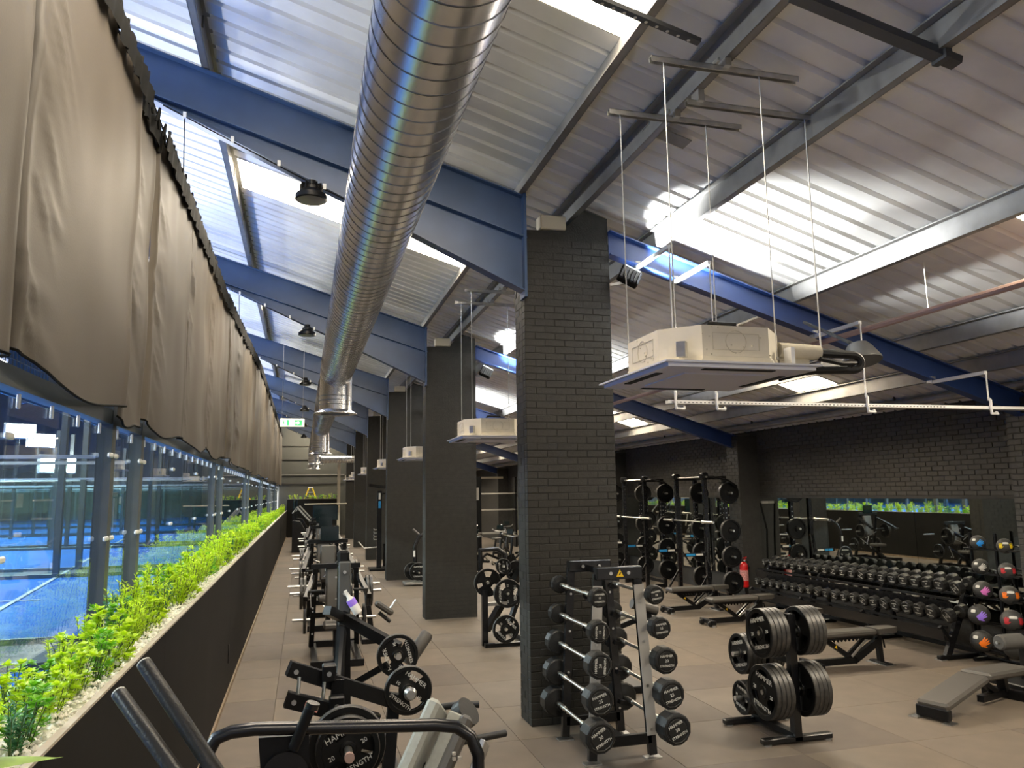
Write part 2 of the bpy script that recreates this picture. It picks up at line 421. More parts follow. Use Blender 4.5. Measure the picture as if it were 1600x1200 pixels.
ORDB = ['nearest', 'second', 'third', 'fourth', 'fifth', 'sixth', 'farthest']
def ibeam(mb_web, mb_fl, xa, xb, y, depth, wid=0.16):
    mb_web.prism([(xa, y - 0.006, roofz(xa) - 0.01), (xb, y - 0.006, roofz(xb) - 0.01), (xb, y - 0.006, roofz(xb) - depth), (xa, y - 0.006, roofz(xa) - depth)], (0, 0.012, 0))
    for o, f in ((0, 0.016), (-depth, 0.016)):
        f_ = MB().prism([(xa, y - wid / 2, roofz(xa) + o - f), (xb, y - wid / 2, roofz(xb) + o - f), (xb, y - wid / 2, roofz(xb) + o), (xa, y - wid / 2, roofz(xa) + o)], (0, wid, 0))
        mb_fl.append(f_)
for k, y in enumerate(BAYS):
    t = thing('roof_rafter', '%s blue steel rafter, deep and haunched, from the court hall down to a pillar' % ORDB[k], 'beam', (0, 0, 0))
    wb = MB(); fs = []; ibeam(wb, fs, -22, 2.30, y, 0.46)
    obj('web', wb, M['blue'], t)
    for f in fs: obj('flange', f, M['blue'], t)
    hz = lambda x: 6.27 - (x + 1.61) * (6.27 - 4.50) / (2.28 + 1.61)
    obj('haunch', MB().prism([(-1.61, y - 0.006, roofz(-1.61) - 0.46), (2.29, y - 0.006, roofz(2.29) - 0.46), (2.29, y - 0.006, hz(2.29)), (-1.61, y - 0.006, hz(-1.61))], (0, 0.012, 0)), M['blue'], t)
    obj('flange', MB().prism([(-1.66, y - 0.08, hz(-1.66) - 0.016), (2.29, y - 0.08, hz(2.29) - 0.016), (2.29, y - 0.08, hz(2.29)), (-1.66, y - 0.08, hz(-1.66))], (0, 0.16, 0)), M['blue'], t)
    obj('end_plate', MB().box2((2.26, y - 0.10, 4.42), (2.29, y + 0.10, 5.66)), M['blue'], t)
    cb = MB().tube([(-1.4, y - 0.10, hz(-1.4) - 0.03), (0.0, y - 0.10, hz(0) - 0.05), (1.0, y - 0.10, hz(1.0) - 0.02)], 0.007, 5)
    obj('cable', cb, M['cord'], t)
    cp = MB()
    for q in range(5):
        x = -1.2 + q * 0.45; cp.box((x, y - 0.10, hz(x) - 0.02), (0.03, 0.03, 0.06))
    obj('cable_clip', cp, M['clip'], t, kind='stuff')
    t = thing('roof_beam', '%s slender shade-darkened blue roof beam from the pillars down to the mirror wall' % ORDB[k], 'beam', (0, 0, 0))
    wb = MB(); fs = []; ibeam(wb, fs, 3.28, 9.05, y, 0.27, 0.14)
    obj('web', wb, M['blue_shaded'], t)
    for f in fs: obj('flange', f, M['blue_shaded'], t)
# short dark cross member between two purlins, right foreground
t = thing('bridging_strut', 'dark steel bridging strut crossing between purlins near the camera', 'strut', (0, 0, 0))
obj('channel', MB().beam((2.86, 3.75, roofz(2.86) - 0.02), (4.02, 3.70, roofz(4.02) + 0.02), 0.09, 0.05), M['darksteel'], t)
obj('bracket', MB().box((3.9, 3.70, roofz(3.9) + 0.02), (0.05, 0.12, 0.09)), M['darksteel'], t)

# ------------------------------------------------------------------ walls
wr = obj('wall_right', MB().box2((XR, -6, 0), (XR + 0.25, YEND, 3.75)), M['mortarw'], kind='structure')
bk = MB()
def brick_rows(mb, y0, y1, z0, z1, x, out=-1, th=0.009):
    r = 0; z = z0
    while z + 0.065 <= z1:
        y = y0 + (0.1125 if r % 2 else 0) - 0.2
        while y < y1:
            a, b = max(y, y0), min(y + 0.215, y1)
            if b - a > 0.03:
                q = th * random.uniform(0.6, 1.2)
                mb.add([(x, a, z), (x, b, z), (x, b, z + 0.065), (x, a, z + 0.065), (x + out * q, a + .003, z + .003), (x + out * q, b - .003, z + .003), (x + out * q, b - .003, z + .062), (x + out * q, a + .003, z + .062)],
                       [(4, 5, 6, 7) if out > 0 else (7, 6, 5, 4), (0, 1, 5, 4), (1, 2, 6, 5), (2, 3, 7, 6), (3, 0, 4, 7)])
            y += 0.225
        z += 0.075; r += 1
brick_rows(bk, 7.0, 23.0, 2.20, 3.55, XR)
brick_rows(bk, 13.95, 15.2, 0.02, 2.2, XR)
obj('brickwork', bk, M['brickw'], wr, kind='stuff', smooth=False)
for k, y in enumerate(BAYS):
    pb = MB(); pw = 0.22
    pil = obj('trim_%d' % (k + 1), MB().box2((8.92, y - pw, 0), (XR, y + pw, 3.46)), M['mortarw'], kind='structure')
    if k in (1, 2, 3):
        b1 = MB(); brick_rows(b1, y - pw, y + pw, 0.01, 3.4, 8.92)
        obj('brickwork', b1, M['brickw'], pil, kind='stuff', smooth=False)
# mirrors on the wall between pilasters
for k, (y0, y1) in enumerate(((-5.5, 7.55), (8.10, 14.55), (15.05, 21.5), (22.05, 28.4), (29.0, 35.4))):
    nm = ['behind the benches', 'behind the dumbbell rack', 'behind the power racks', 'past the power racks', 'farthest along the wall'][k]
    t = thing('wall_mirror', 'large frameless wall mirror, the one %s' % nm, 'mirror', (0, 0, 0))
    n = 3; w = (y1 - y0) / n
    for i in range(n):
        obj('mirror_pane', MB().box2((XR - 0.030, y0 + i * w + 0.003, 0.45), (XR - 0.018, y0 + (i + 1) * w - 0.003, 2.15)), M['mirror'], t)
wb = obj('wall_back', MB().box2((-1.3, YEND, 0), (XR + 0.3, YEND + 0.25, 14)), M['backwall'], kind='structure')
obj('wall_far', MB().box2((-24, YEND, 0), (-1.3, YEND + 0.25, 14)), M['hallwall'], kind='structure')
for z in (3.0, 3.5, 4.4, 5.2): obj('rail', MB().box2((-1.6, YEND - 0.06, z), (2.4, YEND, z + 0.05)), M['purlin'] if z == 3.5 else M['wallp'], wb)
obj('wall_left', MB().box2((-24.3, -6, 0), (-24, YEND, 14)), M['hallwall'], kind='structure')

# ------------------------------------------------------------------ pillars
PW = 1.0; PT = 0.38; PXL = 2.28
def pillar(k, y):
    t = thing('brick_pillar', '%s free-standing dark painted brick pillar in the row down the gym' % ('camera-side, out of view,', 'nearest tall', 'second', 'third', 'fourth', 'fifth', 'farthest')[k], 'pillar', (PXL, y, 0))
    core = MB().prism([(0.004, 0.004, 0), (PW - 0.004, 0.004, 0), (PW - 0.004, 0.004, 5.40), (0.72, 0.004, 5.48), (0.45, 0.004, 5.22), (0.004, 0.004, 5.20)], (0, PT - 0.008, 0))
    obj('core', core, M['mortar'], t)
    if k > 3 or k == 0:
        return t
    stuff = MB(); z = 0.004; r = 0; me = {}
    while z < 5.1:
        front = [(0, .221), (.225, .446), (.45, .671), (.675, .896), (.90, 1.0)] if r % 2 == 0 else [(0, .111), (.115, .336), (.34, .561), (.565, .786), (.79, 1.0)]
        for a, b in front:
            dy = random.uniform(-0.0022, 0.0022)
            if k == 1 and z < 4.35:
                key = (round(b - a, 3))
                if key not in me:
                    m_ = MB().rbox(((b - a) / 2, 0.05, 0.0345), (b - a, 0.1, 0.070), 0.004)
                    q = bpy.data.meshes.new('brick'); q.from_pydata(m_.v, [], m_.f); q.materials.append(M['brick'])
                    bb = bmesh.new(); bb.from_mesh(q); bmesh.ops.recalc_face_normals(bb, faces=bb.faces); bb.to_mesh(q); bb.free(); me[key] = q
                o = obj('brick', None, None, t, mesh=me[key]); o.location = (a, dy, z)
            else:
                stuff.box2((a, dy, z), (b, 0.1, z + 0.070))
        side = [(0.11, .325), (.335, .38)] if r % 2 == 0 else [(0.11, .215), (.225, .38)]
        for a, b in side:
            d = random.uniform(-0.002, 0.002)
            stuff.box2((d, a, z), (0.1, b, z + 0.070))
            stuff.box2((PW - 0.1, a, z), (PW + d, b, z + 0.070))
        z += 0.075; r += 1
    obj('brickwork', stuff, M['brick'], t, kind='stuff', smooth=False, fix=False)
    return t
for k, y in enumerate(BAYS):
    if k: pillar(k, y)
for k in (1, 2, 3, 4):   # cream packer blocks on top of the pillars under the purlins
    t = tag(obj('packer_block', MB().rbox((2.62, BAYS[k] + 0.05, 5.30), (0.30, 0.16, 0.16), 0.01), M['pipecream']), 'cream steel packer on the %s pillar head beneath the purlin' % ('nearest', 'second', 'third', 'fourth')[k - 1], 'bracket')

# ------------------------------------------------------------------ planter wall, gravel, plants
t = thing('planter', 'long dark board planter wall with pale top edge full of lime plants', 'planter', (0, 0, 0))
PH = 1.50; PY0 = 0.6; PY1 = 45.6
for a in range(19):
    y0 = PY0 + a * 2.4; y1 = min(y0 + 2.4, PY1)
    if y1 > y0: obj('front_panel', MB().box2((XP - 0.025, y0 + .001, 0.0), (XP, y1 - .001, PH - 0.004)), M['planter'], t)
obj('back_panel', MB().box2((-1.27, PY0, 0), (-1.245, PY1, PH - 0.06)), M['planter'], t)
obj('top_edge', MB().box2((XP - 0.027, PY0, PH - 0.004), (XP + 0.002, PY1, PH + 0.008)), M['planteredge'], t)
obj('soil_fill', MB().box2((-1.245, PY0, PH - 0.4), (XP - 0.028, PY1, PH - 0.055)), M['gravel'], t)
obj('outlet_cover', MB().rbox((XP + 0.004, 10.1, 0.48), (0.012, 0.035, 0.22), 0.004), M['black'], t)
gv = MB()
for i in range(5200):
    y = PY0 + 1.2 + (random.random() ** 1.7) * 20; x = random.uniform(-1.23, XP - 0.03)
    s = random.uniform(0.008, 0.017); h = PH - 0.05 + random.random() * 0.02 + (0.018 if x > -0.95 else 0)
    a = random.random() * PI; c, sn = math.cos(a) * s, math.sin(a) * s
    gv.add([(x + c, y + sn, h), (x - sn, y + c, h), (x - c, y - sn, h), (x + sn, y - c, h), (x, y, h + s * .9), (x, y, h - s * .7)],
           [(0, 1, 4), (1, 2, 4), (2, 3, 4), (3, 0, 4), (1, 0, 5), (2, 1, 5), (3, 2, 5), (0, 3, 5)])
tag(obj('gravel', gv, M['gravel'], kind='stuff', smooth=False, fix=False), 'cream gravel chips covering the planter top between the plants', 'gravel')
obj('baseboard_left', MB().box2((XP, PY0, 0), (XP + 0.02, PY1, 0.055)), M['trim'], kind='structure')

def leafquad(mb, c, d, up, L, w):
    d = d.normalized(); s = d.cross(up)
    s = s.normalized() if s.length > 1e-4 else Vector((1, 0, 0)); n = s.cross(d)
    mb.add([c, c + d * L * .5 + s * w * .5 + n * L * .08, c + d * L, c + d * L * .5 - s * w * .5 + n * L * .08], [(0, 1, 2, 3)])
def plant_meshes(kind, seed, dense=1.0):
    rn = random.Random(seed); a = MB(); st = MB()
    if kind == 'rosette':         # bushy sprigs topped with round yellow-green heads
        for q in range(int(13 * dense)):
            an = rn.random() * 2 * PI; rr = 0.115 * math.sqrt(rn.random()); h = rn.uniform(0.07, 0.30)
            b = Vector((rr * .4 * math.cos(an), rr * .4 * math.sin(an), -0.03)); tp = Vector((rr * 1.3 * math.cos(an), rr * 1.3 * math.sin(an), h))
            st.tube([b, (b + tp) / 2 + Vector((0, 0, .02)), tp], 0.003, 4, False)
            for i in range(16):
                th = i * 2.4; el = rn.uniform(-0.2, 1.0)
                d = Vector((math.cos(th) * math.cos(el), math.sin(th) * math.cos(el), math.sin(el)))
                leafquad(a, tp + d * 0.005, d, Vector((0, 0, 1)), rn.uniform(.036, .052), rn.uniform(.034, .046))
            for i in range(9):
                f = rn.uniform(.15, .9); th = rn.random() * 6.28; d = Vector((math.cos(th), math.sin(th), rn.uniform(.0, .7)))
                leafquad(a, b.lerp(tp, f), d, Vector((0, 0, 1)), .05, .028)
    elif kind == 'feather':       # tall loose plume with many fine leaves
        for q in range(int(8 * dense)):
            an = rn.random() * 2 * PI; rr = 0.10 * math.sqrt(rn.random()); h = rn.uniform(0.22, 0.42)
            b = Vector((rr * .3 * math.cos(an), rr * .3 * math.sin(an), -0.03)); tp = Vector((rr * 1.2 * math.cos(an), rr * 1.2 * math.sin(an), h))
            st.tube([b, tp], 0.003, 4, False)
            for i in range(34):
                f = rn.uniform(.2, 1.0); th = rn.random() * 6.28; d = Vector((math.cos(th), math.sin(th), rn.uniform(.2, 1.2)))
                leafquad(a, b.lerp(tp, f), d, Vector((0, 0, 1)), rn.uniform(.035, .06), .018)
    else:                         # grassy tuft
        for q in range(int(90 * dense)):
            an = rn.random() * 2 * PI; L = rn.uniform(0.14, 0.34); lean = rn.uniform(.1, .7)
            b = Vector((rn.uniform(-.05, .05), rn.uniform(-.05, .05), -0.03)); o = Vector((math.cos(an), math.sin(an), 0)); s = Vector((-o.y, o.x, 0)) * 0.005
            m_ = b + o * lean * L * .4 + Vector((0, 0, L * .7)); e = b + o * lean * L + Vector((0, 0, L * (1 - lean * .35)))
            a.add([b - s, b + s, m_ + s, m_ - s, e], [(0, 1, 2, 3), (3, 2, 4)])
        st.cyl((0, 0, -0.05), (0, 0, 0.02), 0.012, 5)
    return a, st
PROT = []
for kind, m_, seeds in (('rosette', 'lime', (1, 2, 3)), ('feather', 'lime', (4, 5)), ('grass', 'leaf', (6, 7)), ('rosette', 'leaf', (8, 9)), ('feather', 'bluegreen', (10,))):
    for s_ in seeds:
        a, st = plant_meshes(kind, s_)
        am = bpy.data.meshes.new('foliage'); am.from_pydata(a.v, [], a.f); am.materials.append(M[m_])
        sm = bpy.data.meshes.new('stem'); sm.from_pydata(st.v, [], st.f); sm.materials.append(M['stemg'])
        PROT.append((kind, m_, am, sm))
NAMEP = {('rosette', 'lime'): 'lime_shrub', ('feather', 'lime'): 'lime_plume_plant', ('grass', 'leaf'): 'grass_tuft', ('rosette', 'leaf'): 'green_shrub', ('feather', 'bluegreen'): 'blue_green_plant'}
DESC = {'lime_shrub': 'round-headed lime shrub', 'lime_plume_plant': 'feathery lime plant', 'grass_tuft': 'green grassy tuft', 'green_shrub': 'mid green leafy shrub', 'blue_green_plant': 'blue-green feathery plant'}
cnt = {}; y = 2.55; rp = random.Random(11); seq = 0
while y < 45.2:
    for row in range(2 if y < 30 else 1):
        w = [3, 3, 3, 3, 3, 1.3, 1.3, 1.0, 1.0, .5] if y > 5 else [4, 4, 4, 2, 2, .6, .6, 1.4, 1.4, .8]
        kind, m_, am, sm = rp.choices(PROT, w)[0]
        nm = NAMEP[(kind, m_)]; cnt[nm] = cnt.get(nm, 0) + 1
        px = (-1.13 if row else -0.985) + rp.uniform(-.04, .04)
        near = y < 6.5
        if near and cnt[nm] <= 20:
            lb = '%s, %s from the camera end of the gravel planter' % (DESC[nm], ORD[min(cnt[nm] - 1, 19)]); gp = None
        else:
            lb = '%s in the packed run of planter greenery towards the far end' % DESC[nm]; gp = '%ss along the planter' % DESC[nm]
        t = thing(nm, lb, 'plant', (px, y + rp.uniform(-.04, .04), PH - 0.045), rp.random() * 6.28, gp)
        q = rp.uniform(0.85, 1.15) * (.60 + .05 * (y - 2.5) if y < 8 else .87); t.scale = (q, q, q * rp.uniform(.85, 1.1))
        obj('foliage', None, None, t, mesh=am); obj('stem', None, None, t, mesh=sm)
    y += 0.19 if y < 8 else (0.24 if y < 18 else 0.34)
# one broad veined leaf close to the camera
t = thing('broad_leaf_plant', 'broad pale green veined leaf at the camera end of the planter', 'plant', (-0.95, 2.55, PH - 0.05))
lm = MB(); n = 10
for i in range(n + 1):
    f = i / n; w = 0.085 * math.sin(PI * min(1, f * 0.94 + 0.06)) ** 0.8 * (1 - f * .35) + .001
    c = Vector((-0.16 + 0.42 * f, 0.05 + 0.10 * f, 0.10 + 0.05 * math.sin(f * 2.6)))
    lm.v += [tuple(c + Vector((0.02, -w, -w * .25))), tuple(c), tuple(c + Vector((-0.02, w, -w * .25)))]
for i in range(n):
    lm.f += [(3 * i, 3 * i + 1, 3 * i + 4, 3 * i + 3), (3 * i + 1, 3 * i + 2, 3 * i + 5, 3 * i + 4)]
obj('leaf_blade', lm, mat('pale_leaf', (0.34, 0.48, 0.10), 0.4, var=.3, vscale=20, transl=.3), t)
obj('stem', MB().tube([(0.0, 0.0, 0.0), (-0.08, 0.02, 0.06), (-0.16, 0.05, 0.10)], 0.006, 6), M['stemg'], t)
# second planter across the far end, ladder, cream post, doorway
t = thing('end_planter', 'dark planter box across the far end of the gym below the yellow ladder', 'planter', (0, 45.6, 0))
obj('front_panel', MB().box2((XP, 0, 0), (2.0, 0.03, 2.13)), M['planter'], t)
obj('top_edge', MB().box2((XP, -.002, 2.13), (2.0, 0.035, 2.145)), M['planteredge'], t)
obj('soil_fill', MB().box2((XP, 0.03, 1.6), (2.0, 1.3, 2.09)), M['gravel'], t)
for i in range(10):
    kind, m_, am, sm = PROT[(i * 3) % len(PROT)]
    q = thing(NAMEP[(kind, m_)], 'small %s in the cross planter at the far end wall' % DESC[NAMEP[(kind, m_)]], 'plant', (XP + 0.2 + i * 0.27, 45.80, 2.08), i, 'plants in the end planter'); q.scale = (.9,) * 3
    obj('foliage', None, None, q, mesh=am); obj('stem', None, None, q, mesh=sm)
t = thing('step_ladder', 'yellow A-shaped step ladder standing on the end planter', 'ladder', (0.47, 46.35, 2.09))
for s_ in (-1, 1):
    obj('stile', MB().beam((s_ * 0.34, 0, 0), (s_ * 0.10, .05, .66), 0.09, 0.06), M['yellowp'], t)
    obj('stile', MB().beam((s_ * 0.34, 0.34, 0), (s_ * 0.10, 0.15, .66), 0.05, 0.04), M['yellowp'], t)
for i in range(2): obj('tread', MB().box((0, .02, .2 + i * .22), (.62 - i * .16, 0.08, 0.03)), M['steel'], t)
obj('top_cap', MB().rbox((0, 0.10, .68), (0.28, 0.2, 0.06), .01), M['clip'], t)
t = thing('end_post', 'cream vertical post at the end of the far planter', 'post', (2.02, 45.4, 0))
obj('post_body', MB().box((0, 0, 2.1), (0.16, 0.16, 4.2)), M['pipecream'], t)
pc = MB()
for i in range(9): pc.box((-0.09, -0.02, 0.6 + i * .42), (0.03, 0.12, 0.10))
obj('bracket', pc, M['darksteel'], t, kind='stuff')
obj('door_1', MB().box2((-1.92, 46.90, 0.0), (-1.36, 46.99, 2.6)), M['doorlight'], kind='structure')

# ------------------------------------------------------------------ glass courts
XG = -1.36; GT = 2.86; ZC = 1.20
gaps = [(6.06, 7.10), (12.85, 14.05), (19.85, 21.0), (26.8, 27.95), (33.8, 34.9), (40.8, 41.9)]
cf = obj('trim_20', MB().box2((-24, -6, -0.1), (-1.28, YEND, ZC)), M['court'], kind='structure')
for a, b in gaps:
    obj('court_path', MB().box2((-21.5, a + .10, ZC - .01), (-1.42, b + .12, ZC + 0.006)), M['courtgrey'], cf)

t = thing('court_lines', 'white painted court lines on the bright blue playing surface', 'court line', (0, 0, ZC + 0.005))
def cline(p0, p1, w=0.05):
    obj('line', MB().beam((*p0, 0.003), (*p1, 0.003), w, 0.004), M['line'], t)
for i, (a, b) in enumerate(gaps):
    cline((-21, a + .09), (-1.45, a + .09), 0.06); cline((-21, b + .15), (-1.45, b + .15), 0.06)
cline((-2.95, 8.8), (-5.4, 29.0), 0.05); cline((-3.4, 10.1), (-2.85, 10.1), 0.05)
for a, b in ((7.1, 12.85), (14.05, 19.8), (21, 26.8), (28, 33.8)):
    cline((-8.4, a), (-8.4, b)); cline((-8.4, (a + b) / 2), (-18, (a + b) / 2))

def glass_run(label, y0, y1, n):
    t = thing('glass_screen', label, 'glass screen', (XG, y0, 0)); L = y1 - y0; w = L / n
    for i in range(n):
        obj('glass_pane', MB().box2((-0.005, i * w + .006, ZC + 0.02), (0.005, (i + 1) * w - .006, GT - .03)), M['glass'], t, smooth=False)
        ypos = []
        if i: ypos = [i * w]
        for yy in ypos:
            for z in (1.47, 2.06, 2.64):
                obj('clip', MB().rbox((0.012, yy, z), (0.020, 0.10, 0.034), .008), M['clip'], t)
    k = int(L / 0.5)
    for i in range(k):
        obj('clip', MB().rbox((0.012, (i + .5) * L / k, GT - 0.045), (0.018, 0.018, 0.075), .005), M['clip'], t)
    obj('top_rail', MB().box2((-0.045, 0, GT), (0.045, L, GT + 0.10)), M['framesteel'], t)
    return t
def glass_post(y, label):
    t = thing('glass_post', label, 'post', (XG, y, 0))
    pb_ = obj('post_body', MB().box2((-0.05, -0.055, ZC), (0.05, 0.055, GT + 0.4)), M['framesteel'], t)
    for z in (1.47, 2.06, 2.64):
        for s in (-1, 1): obj('clip', MB().rbox((0.05, s * 0.075, z), (0.022, 0.10, 0.034), .008), M['clip'], pb_)
prev = 0.3
nm = ['nearest to the camera', 'after the first pair of posts', 'after the second pair of posts', 'after the third pair of posts', 'after the fourth pair of posts', 'after the fifth pair of posts', 'at the far end']
pn = ['first', 'second', 'third', 'fourth', 'fifth', 'sixth']
for i, (a, b) in enumerate(gaps):
    glass_run('clear court glass run with clipped panes, the one %s' % nm[i], prev, a, 3 if i else 3)
    glass_run('narrow glass closing the %s gap between two courts' % pn[i], a, b, 1)
    glass_post(a, 'grey square court post, nearer of the %s pair along the glass' % pn[i])
    glass_post(b, 'grey square court post, farther of the %s pair along the glass' % pn[i])
    prev = b
glass_run('clear court glass run with clipped panes, the one at the far end', prev, 46.5, 3)
# cross screens between the courts
for i, (a, b) in enumerate(gaps[:5]):
    for yy, wd in ((a, 'near'), (b, 'far')):
        t = thing('cross_screen', 'glass court end screen on the %s side of the %s gap' % (wd, pn[i]), 'glass screen', (0, yy, 0))
        for q in range(5):
            x0 = -1.45 - q * 2.0
            obj('glass_pane', MB().box2((x0 - 1.95, -.005, ZC + 0.03), (x0 - .03, .005, 2.62)), M['glass'], t, smooth=False)
            if q: obj('post_body', MB().box2((x0 - .04, -.05, ZC), (x0 + .04, .05, 3.9)), M['framesteel'], t)
        obj('top_rail', MB().box2((-11.5, -.014, 2.62), (-1.42, .014, 2.645)), M['clip'], t)
        obj('bottom_rail', MB().box2((-11.5, -.03, ZC), (-1.4, .03, ZC + 0.05)), M['framesteel'], t)
# wire mesh above the glass
wm = MB()
for i in range(int(13.5 / 0.05)):
    y_ = 1.4 + i * 0.05; wm.box2((XG - .002, y_ - .0015, GT + .1), (XG + .002, y_ + .0015, GT + 0.85))
for i in range(15): wm.box2((XG - .002, 1.4, GT + .1 + i * .05), (XG + .002, 14.9, GT + .103 + i * .05))
tag(obj('wire_mesh', wm, M['framesteel'], kind='stuff', smooth=False, fix=False), 'fine grey wire mesh above the court glass, below the curtain', 'mesh')
for i in range(9):
    yy = 1.9 + i * 1.45
    t = tag(obj('mesh_stanchion', MB().box2((XG - .02, yy - .02, GT + .1), (XG + .02, yy + .02, GT + 0.9)), M['framesteel']), 'short grey mesh upright on the glass top rail, %s along it' % ORD[i], 'post')
# far court wall furniture: white pipe frames
def pipe_frame(x0, x1, label, z1=2.84, legs=2):
    t = thing('goal_rail', label, 'pipe frame', (0, YEND - 0.35, ZC)); z1 -= ZC
    obj('crossbar', MB().tube([(x0, 0, z1), (x1, 0, z1)], 0.055, 8), M['white'], t)
    for i in range(legs): obj('leg', MB().tube([(x0 + (x1 - x0) * i / (legs - 1), 0, 0), (x0 + (x1 - x0) * i / (legs - 1), 0, z1)], 0.055, 8), M['white'], t)
pipe_frame(-16.2, -14.6, 'short white pipe frame against the far court wall'); pipe_frame(-13.4, -10.2, 'long white pipe frame against the far court wall', legs=3); pipe_frame(-9.6, -7.4, 'white pipe frame beside the long one on the court wall')
t = thing('court_bench', 'tan wooden bench with cushions by the far court wall', 'bench', (-14.2, 46.2, ZC))
obj('seat', MB().box2((-1.6, -.25, .42), (1.2, .25, .50)), M['copper'], t); obj('backrest', MB().box2((-1.6, .2, .5), (1.2, .25, 1.1)), M['copper'], t)
for x in (-1.4, 1.0): obj('leg', MB().box2((x, -.2, 0), (x + .08, .2, .42)), M['black'], t)
# court floodlights
for i, (x, y, z) in enumerate([(-9.5, 4.0, 6.6), (-9.5, 11.0, 6.6), (-9.5, 18.0, 6.6), (-9.5, 27.0, 6.6), (-9.5, 37.0, 6.6)]):
    t = thing('court_floodlight', '%s white floodlight hung over the blue courts' % ORD[i], 'floodlight', (x, y, z))
    obj('housing', MB().rbox((0, 0, 0.09), (0.9, 0.5, 0.12), .02), M['white'], t)
    obj('lamp_face', MB().box2((-.42, -.22, .022), (.42, .22, .028)), M['floodface'], t)
    obj('hanger', MB().cyl((0, 0, .15), (0, 0, roofz(x) - z + .2), .012, 6), M['steel'], t)
    lamp('court_light', 'AREA', (x, y, z - 0.02), (x + 2.0, y, 0), COURT_W, (0.88, 0.95, 1.0), 0.9, 0.5)

for i, (x, y, z) in enumerate([(-5.6, 6.58, 3.15), (-5.6, 13.45, 3.15), (-5.6, 20.4, 3.15), (-8.0, 25.4, 4.32), (-8.05, 27.5, 4.18)]):
    t = thing('pole_floodlight', '%s bright floodlight on a court pole, facing the gym' % ORD[i], 'floodlight', (x, y, ZC), -0.9)
    z -= ZC
    obj('pole', MB().cyl((-.12, 0, 0), (-.12, 0, z), .05, 10), M['framesteel'], t)
    obj('housing', MB().rbox((0, 0, z), (.12, .84, .44), .02), M['white'], t)
    obj('lamp_face', MB().box((.066, 0, z), (.006, .76, .36)), M['floodface'], t)
    lamp('pole_flood', 'AREA', (x + .08, y - .06, z + ZC), (x + 6.5, y - .6, z + ZC + (3.4 if z < 2.5 else POLE_UP)), POLE_W * (.42 if z < 2.5 else 1), (0.95, 0.97, 1.0), 0.70, 0.3)

